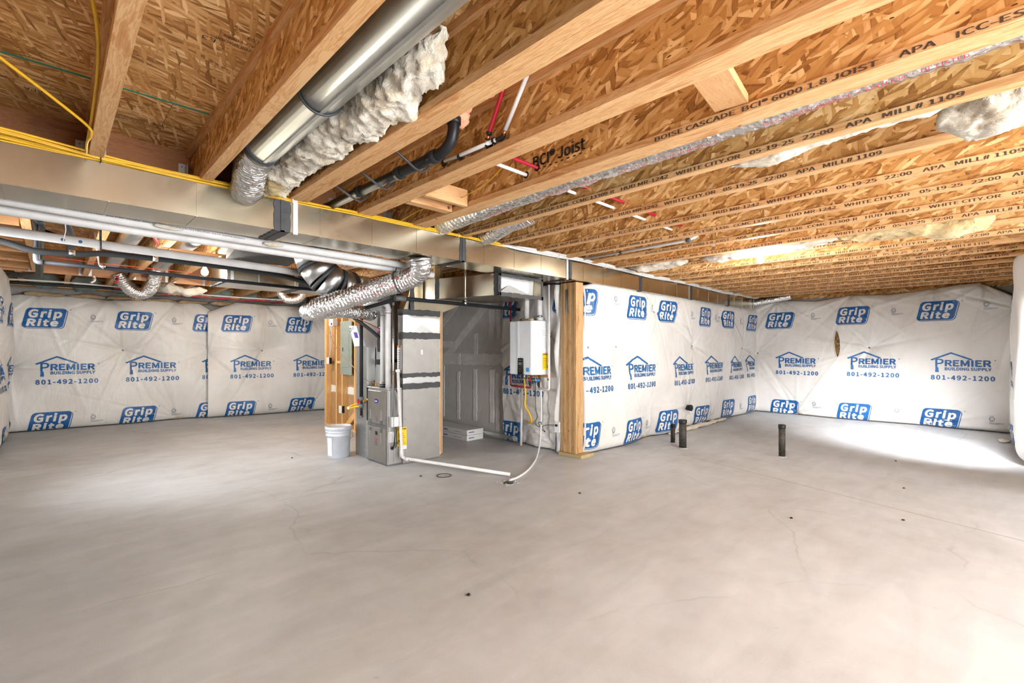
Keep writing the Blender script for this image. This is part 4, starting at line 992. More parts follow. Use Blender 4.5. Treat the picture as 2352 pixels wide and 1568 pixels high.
hexa([(2.85, 4.56, 1.862), (3.30, 4.56, 1.862), (3.30, 4.69, 1.862), (2.85, 4.69, 1.862)], [(2.90, 4.56, 2.075), (3.30, 4.56, 2.075), (3.30, 4.69, 2.075), (2.90, 4.69, 2.075)]).build('head_box', GALV, rt)
PT = [(3.335, 3.60), (4.02, 3.60), (3.78, 4.69), (2.99, 4.69), (3.11, 4.40)]
q = MB(); n = len(PT); vs = [(x, y, 1.850) for x, y in PT]+[(x, y, 2.078) for x, y in PT]
q.add(vs, [tuple(reversed(range(n))), tuple(range(n, 2*n))]+[(i, (i+1) % n, n+(i+1) % n, n+i) for i in range(1, n)])
o = q.build('open_trunk', GALV, rt); md = o.modifiers.new('t', 'SOLIDIFY'); md.thickness = .003; md.offset = -1
MB().prism([(3.33, 3.72, 1.856), (3.99, 3.72, 1.856), (3.99, 3.70, 2.072), (3.33, 3.70, 2.072)], (0, .003, 0)).build('added_bright_plate', GALVI, rt)  # added plate, placed in the open end to catch direct light
MB().prism([(3.34, 3.625, 1.856), (3.99, 3.625, 1.856), (3.97, 3.71, 1.862), (3.60, 3.71, 1.99)], (0, .004, .002)).build('turning_vane', GALVI, rt)
q = MB(); f0 = 3.596
q.strip((3.325, f0, 1.862), (4.03, f0, 1.862), (0, 0, 1), (0, -1, 0), .045, .008, .005); q.strip((3.325, f0, 2.066), (4.03, f0, 2.066), (0, 0, 1), (0, -1, 0), .035, .008, .005)
q.strip((3.345, f0, 1.845), (3.345, f0, 2.08), (1, 0, 0), (0, -1, 0), .04, .008, .004); q.strip((4.012, f0, 1.845), (4.012, f0, 2.08), (1, 0, 0), (0, -1, 0), .03, .008, .004)
q.strip((3.333, 3.62, 1.845), (3.333, 3.62, 2.08), (.28, -.96, 0), (-1, -.28, 0), .07, .006, .005); q.build('mastic_frame', MAST, rt)
MB().strip((3.115, 4.38, 1.85), (3.115, 4.38, 2.078), (.28, -.96, 0), (-1, -.28, 0), .05, .006, .005).build('mastic_band', MAST, rt); MB().strip((2.90, 4.558, 1.72), (2.90, 4.558, 2.07), (1, 0, 0), (0, -1, 0), .05, .005, .004).build('mastic_band', MAST, rt)
q = MB(); q.box(3.215, 3.235, 4.0, 4.02, 1.84, 2.29); q.build('hanger_strap', GALVB, rt)
lab = MB().box(2.795, 2.7995, 4.622, 4.70, 1.05, 1.325).build('warning_label', LABW, rt); MB().box(2.794, 2.7951, 4.622, 4.70, 1.30, 1.325).build('label_header', plain('orange_label', (.75, .25, .04), .5), lab)
for k in range(9): MB().box(2.7943, 2.795, 4.63, 4.69-.006*(k % 3), 1.065+.025*k, 1.071+.025*k).build('label_line', GPRINT, lab)
MB().box(3.035, 3.06, 4.5865, 4.588, 1.22, 1.275).build('small_label', LABW, rt)
q = MB()
for xx in (2.84, 2.94, 3.05, 3.16, 3.27): q.cyl((xx, 4.5885, 1.375), (xx, 4.585, 1.375), .004, 8)
for zz in (.12, .3, .5, .7): q.cyl((2.83, 4.5885, zz), (2.83, 4.585, zz), .004, 8); q.cyl((3.27, 4.5885, zz), (3.27, 4.585, zz), .004, 8)
q.build('screw_head', STEELG, rt)
yl = MB().box(2.727, 2.846, 4.5835, 4.5865, .205, .41).build('energy_label', LABY, rt); MB().box(2.79, 2.846, 4.5838, 4.5866, .165, .205).build('label_foot', LABW, yl)
print_text('ENERGYGUIDE', (2.732, 4.5835, .385), (1, 0, 0), (0, 0, 1), (0, -1, 0), .108, .016, INK, yl, bold_=.01)
for k in range(6): MB().box(2.735, 2.83-.012*(k % 3), 4.5828, 4.5835, .23+.022*k, .234+.022*k).build('label_line', INK, yl)

# ---------------------------------------------------------------- supply plenum, side drop, instruction board
pl = thing('supply_plenum', 'shiny bluish sheet metal plenum rising behind the white vent pipes', 'duct', (3.0, 5.1, .85))
hexa([(2.74, 4.70, .853), (3.28, 4.70, .853), (3.28, 5.04, .853), (2.74, 5.04, .853)], [(2.76, 5.02, 1.13), (3.28, 5.02, 1.13), (3.28, 5.44, 1.13), (2.76, 5.44, 1.13)]).build('offset_section', GALVB, pl)
MB().box(2.76, 3.28, 5.02, 5.44, 1.131, 1.995).build('upright_section', GALVB, pl)
q = MB(); q.strip((2.759, 5.01, 1.13), (2.759, 5.45, 1.13), (0, 0, 1), (-1, 0, 0), .06, .006, .005); q.strip((2.755, 5.019, 1.13), (3.28, 5.019, 1.13), (0, 0, 1), (0, -1, 0), .06, .006, .005); q.build('mastic_band', MAST, pl)
q = MB(); q.strip((2.759, 5.03, 1.25), (2.759, 5.03, 1.99), (0, 1, 0), (-1, 0, 0), .10, .004, .006); q.build('mastic_smear', MAST, pl)
sd = thing('side_drop_duct', 'narrow grey sheet metal drop duct left of the furnace', 'duct', (2.9, 5.27, 0))
hexa([(2.645, 5.13, .0), (2.752, 5.13, .0), (2.752, 5.40, .0), (2.645, 5.40, .0)], [(2.645, 5.13, 1.305), (2.752, 5.13, 1.305), (2.752, 5.40, 1.305), (2.645, 5.40, 1.305)]).build('drop_body', GALVD, sd)
hexa([(2.63, 5.05, .02), (2.75, 5.05, .02), (2.75, 5.128, .02), (2.63, 5.128, .02)], [(2.63, 5.05, .45), (2.75, 5.05, .45), (2.75, 5.128, .45), (2.63, 5.128, .45)]).build('filter_slot', FURS, sd)
MB().box(2.622, 2.63, 5.05, 5.14, .30, .31).build('slot_rail', GALVB, sd); MB().box(2.622, 2.63, 5.05, 5.14, .10, .11).build('slot_rail', GALVB, sd)
MB().box(2.66, 2.75, 5.402, 5.440, 0, 1.30).build('edge_stud', WZ, sd)
wbx = thing('instruction_board', 'slanted white board with purple label above the side drop duct', 'sign', (2.60, 5.34, 1.31))
MB().prism([(2.60, 5.50, 1.570), (2.60, 5.30, 1.562), (2.60, 5.165, 1.320), (2.60, 5.355, 1.312)], (.05, 0, 0)).build('board', WHITEP, wbx, .002)
MB().prism([(2.598, 5.37, 1.485), (2.598, 5.285, 1.482), (2.598, 5.245, 1.415), (2.598, 5.33, 1.418)], (.0015, 0, 0)).build('purple_label', PURP, wbx)
MB().prism([(2.598, 5.455+.022*math.cos(a), 1.515+.028*math.sin(a)) for a in np.linspace(0, 6.283, 18, endpoint=False)], (.0015, 0, 0)).build('round_mark', NAVY, wbx)
MB().prism([(2.5975, 5.455+.013*math.cos(a), 1.515+.018*math.sin(a)) for a in np.linspace(0, 6.283, 18, endpoint=False)], (.001, 0, 0)).build('round_mark_centre', LABW, wbx)
for k in range(3): MB().box(2.598, 2.5995, 5.37, 5.42-.01*k, 1.52+.012*k, 1.525+.012*k).build('label_line', GPRINT, wbx)

# ---------------------------------------------------------------- pipes round the furnace
def pipe_thing(name, label, cat, pts, r, mat, sm=True, n=14, group=None, sub=8, part='tube', fittings=(), fr=1.22, fmat=None):
    P = np.array(pts, float); c = P.mean(0); c[2] = P[:, 2].min()
    t = thing(name, label, cat, tuple(c), group)
    MB().tube(smooth_path(pts, sub) if sm else pts, r, n).build(part, mat, t)
    for a, b in fittings: MB().tube([a, b], r*fr, n).build('fitting', fmat or mat, t)
    return t
def elbow_path(pts, rad=.06, n=6):
    P = [Vector(p) for p in pts]; out = [P[0]]
    for a, b, c in zip(P[:-2], P[1:-1], P[2:]):
        d0 = (a-b).normalized(); d1 = (c-b).normalized(); r = min(rad, (a-b).length*.49, (c-b).length*.49)
        p0 = b+d0*r; p1 = b+d1*r
        for k in range(n+1):
            t = k/n; out.append(p0*(1-t)**2+b*2*t*(1-t)+p1*t*t)
    out.append(P[-1]); return out
vp = thing('vent_pipe', 'white plastic furnace vent pipe nearest the conduit, bending left at the top', 'pipe', (2.655, 4.64, .85), 'white furnace vent pipes')
MB().tube(elbow_path([(2.655, 4.655, .852), (2.655, 4.655, 1.795), (2.60, 5.02, 1.775), (2.58, 5.20, 1.73)], .09), .0302, 18).build('tube', PVC, vp)
for z in (1.70, 1.72): MB().tube([(2.655, 4.655, z-.01), (2.655, 4.655, z+.012)], .035, 18).build('coupling', PVC, vp)
MB().tube([(2.655, 4.655, 1.675), (2.655, 4.655, 1.681)], .0306, 18).build('primer_ring', NAVY, vp)
vp2 = thing('vent_pipe', 'white plastic furnace vent pipe on the left with a black clamp at its foot', 'pipe', (2.66, 4.78, .85), 'white furnace vent pipes')
MB().tube(elbow_path([(2.665, 4.785, .852), (2.665, 4.785, 1.745), (2.63, 5.08, 1.735), (2.62, 5.22, 1.70)], .09), .0302, 18).build('tube', PVC, vp2)
for z in (.862, .885): MB().tube([(2.665, 4.785, z-.007), (2.665, 4.785, z+.007)], .036, 18).build('band_clamp', BLK, vp2)
MB().tube([(2.665, 4.785, .853), (2.665, 4.785, .91)], .0335, 18).build('rubber_coupling', GALVB, vp2)
MB().tube([(2.665, 4.785, 1.655), (2.665, 4.785, 1.661)], .0306, 18).build('primer_ring', NAVY, vp2)
emt = thing('conduit', 'thin metal conduit running down to the furnace switch box', 'conduit', (2.67, 4.56, .5)); MB().tube([(2.665, 4.565, .55), (2.665, 4.565, 1.84)], .0105, 10).build('tube', GALVB, emt)
for z in (1.78, 1.42, 1.02): MB().tube([(2.665, 4.565, z-.02), (2.665, 4.565, z+.02)], .0145, 10).build('connector', STEELG, emt)
sb = thing('switch_box', 'grey furnace switch box with wires on the cabinet side', 'switch', (2.68, 4.575, .43)); MB().box(2.63, 2.72, 4.55, 4.600, .43, .545).build('box', GALVD, sb, .003); MB().box(2.662, 2.725, 4.538, 4.55, .435, .54).build('cover_plate', WHITEP, sb, .003)
MB().box(2.69, 2.70, 4.528, 4.538, .475, .50).build('toggle', LABW, sb)
MB().tube(smooth_path([(2.69, 4.56, .43), (2.675, 4.55, .32), (2.67, 4.555, .24), (2.67, 4.575, .2), (2.67, 4.60, .195)]), .008, 8).build('whip_cable', BLK, sb); MB().cyl((2.67, 4.602, .195), (2.67, 4.585, .195), .018, 14).build('grommet', BLK, sb)
pipe_thing('thermostat_wire', 'thin dark wire looping down the furnace side', 'wire', [(2.70, 4.575, .86), (2.735, 4.57, .75), (2.74, 4.57, .62), (2.73, 4.57, .5), (2.765, 4.56, .42), (2.75, 4.56, .3), (2.69, 4.57, .2)], .005, BLK)
cd = thing('condensate_pipe', 'white plastic condensate pipe dropping beside the furnace and lying across the floor', 'pipe', (2.9, 4.3, 0))
MB().tube(elbow_path([(2.712, 4.545, 1.03), (2.752, 4.53, .085), (3.285, 3.375, .024)], .045), .0168, 14).build('tube', PVC, cd)
for a, b in (((2.7505, 4.5305, .10), (2.7478, 4.5315, .16)), ((2.77, 4.49, .0795), (2.79, 4.45, .077)), ((2.735, 4.537, .43), (2.7335, 4.537, .455))): MB().tube([a, b], .021, 14).build('fitting', PVC, cd)
MB().tube([(2.71, 4.545, 1.03), (2.709, 4.547, 1.06)], .026, 14).build('trap_cup', PVC, cd); MB().tube([(2.791, 4.447, .077), (2.795, 4.44, .0765)], .0174, 14).build('primer_ring', NAVY, cd)
gp = thing('gas_pipe', 'black iron gas pipe running past the return duct to the heater wall', 'pipe', (3.5, 4.41, 1.75))
MB().tube(elbow_path([(4.50, 4.41, 1.812), (2.66, 4.41, 1.826), (2.55, 5.06, 1.745), (2.55, 5.075, 1.70)], .03), .0212, 14).build('pipe_run', IRON, gp)
MB().tube([(2.72, 4.41, 1.825), (2.60, 4.42, 1.826)], .030, 14).build('tee_fitting', STEELG, gp); MB().tube([(3.53, 4.41, 1.85), (3.55, 4.41, 1.82)], .027, 12).build('pipe_clip', GALVB, gp)
gd = thing('gas_drop', 'dark gas drop pipe with red valve and yellow flex connector at the furnace', 'pipe', (2.55, 5.07, .5))
MB().tube([(2.55, 5.075, .72), (2.55, 5.075, 1.735)], .0205, 14).build('drop_pipe', IRON, gd); MB().tube([(2.55, 5.075, .50), (2.55, 5.075, .725)], .0165, 14).build('drip_leg', IRON, gd)
MB().tube([(2.55, 5.075, .69), (2.55, 5.075, .735)], .028, 14).build('union', STEELG, gd); MB().tube([(2.55, 5.075, .605), (2.55, 5.075, .65)], .025, 14).build('tee_fitting', STEELG, gd); MB().tube([(2.55, 5.075, .495), (2.55, 5.075, .52)], .023, 14).build('end_cap', STEELG, gd)
MB().box(2.515, 2.535, 5.085, 5.115, .655, .71).build('red_valve_handle', PEXR, gd, .003)
MB().tube(smooth_path([(2.55, 5.10, .62), (2.55, 5.20, .61), (2.55, 5.32, .585), (2.56, 5.40, .575), (2.575, 5.38, .60), (2.60, 5.25, .64), (2.605, 5.08, .69), (2.612, 5.03, .705)]), .011, 10).build('yellow_flex_connector', YGAS, gd)
MB().tube([(2.55, 5.40, .575), (2.56, 5.44, .57)], .016, 10).build('flare_nut', GALVB, gd)
rl = thing('refrigerant_line', 'black insulated refrigerant line with copper tube and pink cap at the coil', 'pipe', (2.5, 4.9, 1.35))
MB().tube(smooth_path([(2.40, 5.25, 1.74), (2.45, 5.12, 1.66), (2.55, 4.99, 1.55), (2.65, 4.90, 1.44), (2.72, 4.86, 1.36), (2.75, 4.98, 1.33)]), .020, 12).build('foam_sleeve', FOAMB, rl)
MB().tube(smooth_path([(2.42, 5.2, 1.70), (2.5, 5.05, 1.63), (2.62, 4.93, 1.55), (2.70, 4.88, 1.50)]), .006, 8).build('copper_tube', COPPER, rl)
MB().tube([(2.67, 4.895, 1.52), (2.72, 4.88, 1.47)], .024, 14).build('valve_cap', BLK, rl); MB().tube([(2.675, 4.89, 1.515), (2.695, 4.885, 1.495)], .0255, 14).build('pink_band', PINK, rl)
pipe_thing('thermostat_wire', 'thin brown wire sagging from the junction box to the furnace', 'wire', [(3.2, 7.5, 1.66), (2.9, 6.6, 1.35), (2.62, 5.45, 1.08), (2.6, 5.15, .95), (2.62, 4.9, .9), (2.65, 4.75, .91)], .003, COPPER)

# ---------------------------------------------------------------- bucket
bk = thing('bucket', 'pale grey plastic bucket with lid beside the furnace', 'bucket', (2.455, 5.465, 0))
c = (2.455, 5.465, 0)
MB().lathe(c, [(.120, 0), (.126, .004), (.138, .255), (.146, .258), (.146, .270), (.140, .273), (.141, .295), (.148, .298), (.148, .310), (.142, .313), (.143, .345)], 36).build('pail', BUCK, bk)
MB().lathe(c, [(.143, .325), (.152, .328), (.154, .358), (.150, .366), (.138, .366), (.134, .357), (.02, .357)], 36).build('lid', BUCK, bk); lid_ = [c for c in bk.children if c.name.startswith('lid')][0]
for k in range(12):
    a = k*math.pi/6; MB().beam((c[0]+.150*math.cos(a), c[1]+.150*math.sin(a), .325), (c[0]+.153*math.cos(a), c[1]+.153*math.sin(a), .36), .012, .008, (math.cos(a), math.sin(a), 0)).build('lid_tab', BUCK, lid_)
MB().tube([(c[0]+.145, c[1]-.06, .29), (c[0]+.17, c[1]-.03, .22), (c[0]+.16, c[1]+.02, .19), (c[0]+.15, c[1]+.08, .29)], .003, 6).build('bail_handle', STEELG, bk)
for a in (-2.2,): 
    q = MB(); q.add([(c[0]+(.128+.0115*z/.255*1.0)*math.cos(b)*1.004, c[1]+(.128+.0115*z/.255)*math.sin(b)*1.004, z) for z in (.03, .24) for b in np.linspace(math.pi*1.02, math.pi*1.18, 6)], [(k, k+1, 7+k, 6+k) for k in range(5)]); q.build('paper_label', LABW, bk)

# ---------------------------------------------------------------- tankless water heater
wh = thing('water_heater', 'white tankless water heater hung on the blanket covered wall', 'water heater', (4.30, 4.06, .965))
HP = [(4.445, 4.285), (4.445, 3.835), (4.28, 3.835), (4.155, 3.90), (4.150, 4.255), (4.17, 4.285)]
MB().prism([(x, y, .967) for x, y in HP], (0, 0, .666)).build('casing', WHITEP, wh, .008)
MB().prism([(4.1495, 4.135, .99), (4.1495, 4.095, .99), (4.1495, 4.095, 1.632), (4.1495, 4.135, 1.632)], (-.006, 0, 0)).build('front_ridge', WHITEP, wh, .004)
MB().prism([(4.149, 4.118, .968), (4.149, 4.018, .968), (4.149, 4.024, 1.172), (4.149, 4.112, 1.172)], (-.012, 0, 0)).build('control_panel', BLK, wh, .004); cpn = wh.children[-1]
MB().box(4.1355, 4.1372, 4.035, 4.098, 1.085, 1.12).build('display', STEELG, cpn)
print_text('NAVIEN', (4.137, 4.095, 1.142), (0, -1, 0), (0, 0, 1), (-1, 0, 0), .05, .009, LABW, cpn)
for k in range(6): MB().cyl((4.138, 4.052+.032*(k % 2), 1.065-.026*(k//2)), (4.1355, 4.052+.032*(k % 2), 1.065-.026*(k//2)), .006, 10).build('button', STEELG, cpn)
MB().box(4.147, 4.150, 3.93, 3.975, 1.005, 1.055).build('blue_sticker', LABB, wh)
MB().box(4.29, 4.40, 3.830, 3.8348, 1.03, 1.235).build('energy_label', LABY, wh); print_text('ENERGYGUIDE', (4.295, 3.830, 1.212), (1, 0, 0), (0, 0, 1), (0, -1, 0), .10, .014, INK, wh, bold_=.01)
for k in range(5): MB().box(4.30, 4.38-.012*(k % 3), 3.8292, 3.830, 1.06+.026*k, 1.064+.026*k).build('label_line', INK, wh)
MB().box(4.375, 4.39, 3.8292, 3.830, 1.045, 1.085).build('label_block', INK, wh)
MB().box(4.30, 4.36, 3.830, 3.8348, 1.25, 1.285).build('approval_label', LABW, wh); MB().box(4.285, 4.40, 3.831, 3.8348, 1.44, 1.53).build('rating_label', LABW, wh)
for k in range(4): MB().box(4.29, 4.38, 3.8303, 3.831, 1.45+.02*k, 1.453+.02*k).build('label_line', GPRINT, wh)
for lab, yy, rr in (('white vent pipe on the heater top beside the clamp', 4.157, .032), ('white vent pipe with clamp on the heater top', 3.935, .034)):
    r = thing('vent_pipe', lab, 'pipe', (4.35, yy, 1.635), 'white vent pipes above the water heater'); MB().cyl((4.35, yy, 1.634), (4.35, yy, 2.20 if yy > 4 else 2.08), rr, 20).build('tube', PVC, r)
    if yy < 4: MB().cyl((4.35, yy, 1.634), (4.35, yy, 1.68), .045, 20).build('flange', WHITEP, r); MB().cyl((4.35, yy, 1.68), (4.35, yy, 1.70), .040, 20).build('hose_clamp', GALVB, r)
pb = thing('paint_scraper', 'wooden handled tool lying on the water heater', 'tool', (4.2, 4.1, 1.633)); MB().tube([(4.20, 4.06, 1.649), (4.20, 3.95, 1.648), (4.205, 3.91, 1.648)], [.010, .012, .011], 10).build('handle', WZ, pb); MB().tube([(4.20, 4.12, 1.649), (4.20, 4.06, 1.649)], .013, 10).build('ferrule', COPPER, pb); MB().prism([(4.19, 4.12, 1.645), (4.21, 4.12, 1.645), (4.215, 4.2, 1.645), (4.185, 4.2, 1.645)], (0, 0, .004)).build('blade', STEELG, pb)
# fittings below the heater
for k, (nm, lab, yy, mt) in enumerate((('hot_water_valve', 'brass hot water valve with red handle below the heater', 4.10, PEXR), ('cold_water_valve', 'brass cold water valve with blue handle below the heater', 3.955, LABB))):
    r = thing(nm, lab, 'valve', (4.36, yy, .80)); MB().cyl((4.36, yy, .80), (4.36, yy, .966), .013, 12).build('nipple', COPPER, r); MB().cyl((4.36, yy, .865), (4.36, yy, .915), .021, 12).build('valve_body', BRASS, r)
    MB().box(4.315, 4.335, yy-.035, yy-.012, .82, .90).build('lever', BLK, r, .004); MB().cyl((4.335, yy-.022, .895), (4.311, yy-.022, .895), .018, 14).build('handle_cap', mt, r)
    MB().cyl((4.36, yy+.012, .93), (4.33, yy+.012, .93), .010, 10).build('purge_port', BRASS, r)
pipe_thing('gas_connector', 'yellow gas flex tube curving down from the water heater', 'pipe', [(4.36, 4.205, .905), (4.37, 4.20, .70), (4.38, 4.215, .55), (4.39, 4.16, .47), (4.40, 4.13, .40), (4.42, 4.14, .345), (4.44, 4.22, .325), (4.46, 4.25, .33)], .013, YGAS, fittings=(((4.36, 4.205, .905), (4.36, 4.205, .965)), ((4.445, 4.16, .325), (4.445, 4.24, .325))), fmat=GALVB)
pipe_thing('power_cord', 'black power cord hanging from the water heater to the outlet', 'cord', [(4.38, 4.05, .966), (4.40, 4.05, .75), (4.41, 4.06, .55), (4.42, 4.04, .42), (4.41, 4.07, .34), (4.40, 3.98, .30), (4.39, 3.94, .36), (4.40, 4.0, .35), (4.40, 3.95, .28), (4.39, 3.88, .25), (4.40, 3.93, .31), (4.42, 3.84, .34), (4.435, 3.73, .345)], .004, BLK, n=8)
pipe_thing('drain_tube', 'white flexible drain tube running from the heater to the floor drain', 'tube', [(4.40, 3.965, .88), (4.41, 3.96, .6), (4.40, 3.955, .35), (4.36, 3.93, .16), (4.20, 3.82, .05), (3.90, 3.60, .018), (3.55, 3.38, .016), (3.30, 3.27, .016), (3.15, 3.235, .02)], .011, PVC)
pipe_thing('hot_water_tube', 'dark red water tube running up beside the water heater', 'pipe', elbow_path([(4.36, 4.10, .79), (4.40, 4.50, .795), (4.42, 4.524, 2.30)], .03), .0125, plain('dark_red_pex', (.30, .012, .025), .35), sm=False)
pipe_thing('cold_water_tube', 'white water tube running up right of the water heater', 'pipe', elbow_path([(4.36, 3.955, .79), (4.35, 3.78, .785), (4.35, 3.785, 2.07)], .03), .0145, PVC, sm=False, fittings=(((4.35, 3.785, .90), (4.35, 3.785, .925)),), fmat=COPPER)
pipe_thing('sleeve_pipe', 'white plastic pipe standing against the blanket below the heater', 'pipe', [(4.425, 4.335, .012), (4.425, 4.315, .80)], .017, PVC, sm=False)
ob = thing('wall_outlet', 'white wall outlet with plugged cord beside the wooden post', 'outlet', (4.42, 3.70, .26)); MB().box(4.425, 4.49, 3.672, 3.748, .265, .39).build('box', LABW, ob, .003); MB().box(4.418, 4.425, 3.668, 3.752, .26, .395).build('cover_plate', LABW, ob, .002); MB().box(4.40, 4.418, 3.70, 3.73, .335, .362).build('plug', BLK, ob, .003)
mb_ = MB().box(4.462, 4.482, 3.86, 4.25, .925, 1.0).build('mounting_board', WX); tag(mb_, 'wooden mounting board behind the water heater', 'board')

# ---------------------------------------------------------------- corner post
po = thing('corner_post', 'built-up wooden corner post of stacked studs between the blankets', 'post', (4.49, 3.54, 0))
for k in range(6): MB().box(4.425+.006*(k % 2), 4.565, 3.425+.0395*k, 3.463+.0395*k, .040, 2.08).build('stud', WZ2, po, .0025)
MB().box(4.40, 4.66, 3.33, 3.675, .0, .038).build('base_plate', wood_mat('treated_plate', 1, (.30, .22, .10), (.42, .32, .16), (.46, .36, .19)), po, .002)
MB().box(4.421, 4.425, 3.545, 3.575, 1.70, 2.0).build('nail_strap', GALVD, po)
q = MB()
for k in range(3): pass
tp = MB(); n = 26; vs = []
for i in range(n):
    z = .02+2.05*i/(n-1)
    for j in range(5): vs.append((4.475-.045*math.sin(j*.9+i*.7)*.6-.012*j, 3.668+.018*j+.014*noise.noise(Vector((i*.5, j*.6, 3))), z))
tp.add(vs, [(i*5+j, i*5+j+1, i*5+5+j+1, i*5+5+j) for i in range(n-1) for j in range(4)], 0, True); o = tp.build('torn_plastic_edge', SHEET, bl7); md = o.modifiers.new('t', 'SOLIDIFY'); md.thickness = .002

# ---------------------------------------------------------------- cartons, trim, floor pieces
for k in range(2):
    r = thing('carton', ['lower flat white carton on the floor by the drywall', 'upper flat white carton stacked on another by the drywall'][k], 'box', (4.3, 5.55, .075*k), 'flat white cartons')
    x0, x1, y0, y1 = 4.13+.012*k, 4.43+.012*k, 5.10+.01*k, 6.02+.01*k
    MB().box(x0, x1, y0, y1, .075*k, .075*k+.073).build('box', CARD, r, .002)
    MB().box(x0-.001, x0, y0+.12, y0+.30, .075*k+.028, .075*k+.034).build('printed_line', GPRINT, r); MB().box(x0-.001, x0, y0+.62, y0+.80, .075*k+.025, .075*k+.045).build('printed_block', plain('carton_red', (.45, .05, .05), .5), r); MB().box(x0-.001, x0, y0+.45, y0+.55, .075*k+.025, .075*k+.045).build('printed_block', GPRINT, r)
    MB().box(x0+.03, x0+.13, y0-.001, y0, .075*k+.03, .075*k+.045).build('printed_line', GPRINT, r)
tm = MB().beam((4.50, 6.5, .10), (4.44, 4.52, .085), .03, .04).build('metal_trim', GALVD); tag(tm, 'grey metal trim strip leaning along the foot of the drywall', 'trim strip')
for nm, lab, x, y, rr, h in (('pipe_stub', 'thin dark pipe stub by the middle wall', 6.06, 3.03, .030, .265), ('pipe_stub', 'thick dark pipe stub rising from the floor near the middle wall', 5.84, 2.785, .047, .37), ('pipe_stub', 'lone dark pipe stub standing in the open floor on the right', 6.21, 1.73, .036, .385)):
    r = thing(nm, lab, 'pipe', (x, y, 0), 'rough-in pipe stubs'); MB().cyl((x, y, 0), (x, y, h-.03), rr, 20).build('tube', ABSD, r); MB().lathe((x, y, h-.045), [(rr*1.1, 0), (rr*1.13, .01), (rr*1.13, .042), (rr*1.0, .045)], 20).build('cap', ABS, r)
    MB().lathe((x, y, 0), [(rr*1.5, 0), (rr*1.25, .006), (rr*1.02, .010)], 18).build('concrete_collar', CONCW, r)
dc = thing('cleanout_cover', 'small round cleanout cover set flush in the floor', 'drain cover', (2.83, 3.86, 0)); MB().lathe((2.83, 3.86, 0), [(.078, 0), (.076, .004), (.06, .004)], 28).build('cover', CONCW, dc); MB().tube([(2.83+.072*math.cos(a), 3.86+.072*math.sin(a), .004) for a in np.linspace(0, 6.283, 33)], .005, 6, False).build('rim', BLK, dc)
fd_ = thing('floor_drain', 'rough floor drain where the white drain tube ends', 'drain', (3.13, 3.235, 0)); MB().lathe((3.13, 3.235, 0), [(.05, 0), (.05, .004), (.03, .005)], 20).build('drain_mouth', BLK, fd_)
for k in range(16):
    a = random.uniform(0, 6.28); d_ = random.uniform(.05, .11); sx = random.uniform(.008, .018); MB().lathe((3.13+d_*math.cos(a), 3.235+d_*math.sin(a), 0), [(sx, 0), (sx*.9, .004), (sx*.4, .008)], 7).build('rubble', CONCW, fd_)

# ---------------------------------------------------------------- pipes under the beam and in the left bays
def pth(*a, **k): return pipe_thing(*a, **k)
dp = pth('drain_pipe', 'upper white plastic pipe with black print under the beam', 'pipe', [(-.66, 3.805, 2.118), (.36, 3.815, 2.088), (2.1, 3.83, 2.068), (2.6, 3.84, 2.06)], .0302, PVC, sm=False, n=18)
print_text('2" PVC SCH 40 DWV NSF-pw PRESSURE RATED 280 PSI ASTM D1785 PVC 1120 ASTM D2665', (-.05, 3.776, 2.098), (.9996, .006, -.024), (0, 0, 1), (0, -1, 0), 1.05, .011, INK, dp, lift=.003)
pth('drain_pipe', 'lower white plastic pipe beneath the printed pipe', 'pipe', [(-.66, 3.93, 2.085), (.37, 3.93, 2.06), (2.14, 3.93, 2.038), (2.75, 3.94, 2.03)], .0302, PVC, sm=False, n=18)
pB = pth('drain_pipe', 'long white plastic pipe hung on straps below the left joists', 'pipe', [(-.66, 4.80, 2.115), (.29, 4.80, 2.087), (1.05, 4.80, 2.066), (2.42, 4.80, 2.020)], .0335, PVC, sm=False, n=18)
for x in (.27, 1.78):
    q = MB(); q.tube([(x, 4.80+.037*math.cos(a), 2.085-.018*(x-.3)+.037*math.sin(a)) for a in np.linspace(math.pi, 2*math.pi, 12)]+[(x, 4.838, 2.31)], .006, 6); q.tube([(x, 4.763, 2.085), (x, 4.76, 2.31)], .006, 6); q.build('pipe_strap', STRAP, pB)
for x in (.06, .155): MB().lathe((x, 4.766, 2.085), [(.012, 0), (.010, .002)], 10, axis='Y').build('primer_smudge', BLUE, pB)
lc = pth('refrigerant_line', 'thick black foam covered line waving under the left joists', 'pipe', [(-.66, 5.2, 2.16), (-.28, 5.2, 2.095), (-.08, 5.2, 2.045), (.17, 5.2, 2.058), (.30, 5.2, 2.080), (.55, 5.2, 2.086), (.88, 5.2, 2.084), (1.35, 5.2, 2.07), (1.9, 5.2, 2.02), (2.4, 5.2, 1.80)], .024, FOAMB)
for x in (.12, .66): MB().tube([(x-.02, 5.2, 2.056 if x < .3 else 2.086), (x+.02, 5.2, 2.058 if x < .3 else 2.0855)], .0262, 14).build('foil_tape', FOIL, lc)
ldp = pth('gas_pipe', 'thin black iron pipe under the left joists ending behind the bulb', 'pipe', [(-.05, 5.5, 2.003), (.31, 5.5, 2.001), (1.28, 5.5, 1.986), (2.3, 5.5, 1.97)], .0167, IRON, sm=False)
MB().tube([(.31, 5.482, 2.0), (.33, 5.482, 2.02)], .021, 12).build('pipe_clip', GALVB, ldp); MB().tube([(.30, 5.50, 2.02), (.27, 5.50, 2.31)], .006, 6).build('perforated_strap', GALVD, ldp)
MB().tube(elbow_path([(-.05, 5.5, 2.003), (-.088, 5.5, 2.003), (-.088, 5.5, 2.12)], .03), .022, 14).build('elbow_fitting', STEELG, ldp); MB().tube([(-.088, 5.5, 2.05), (-.086, 5.5, 2.45)], .0167, 12).build('riser', IRON, ldp)
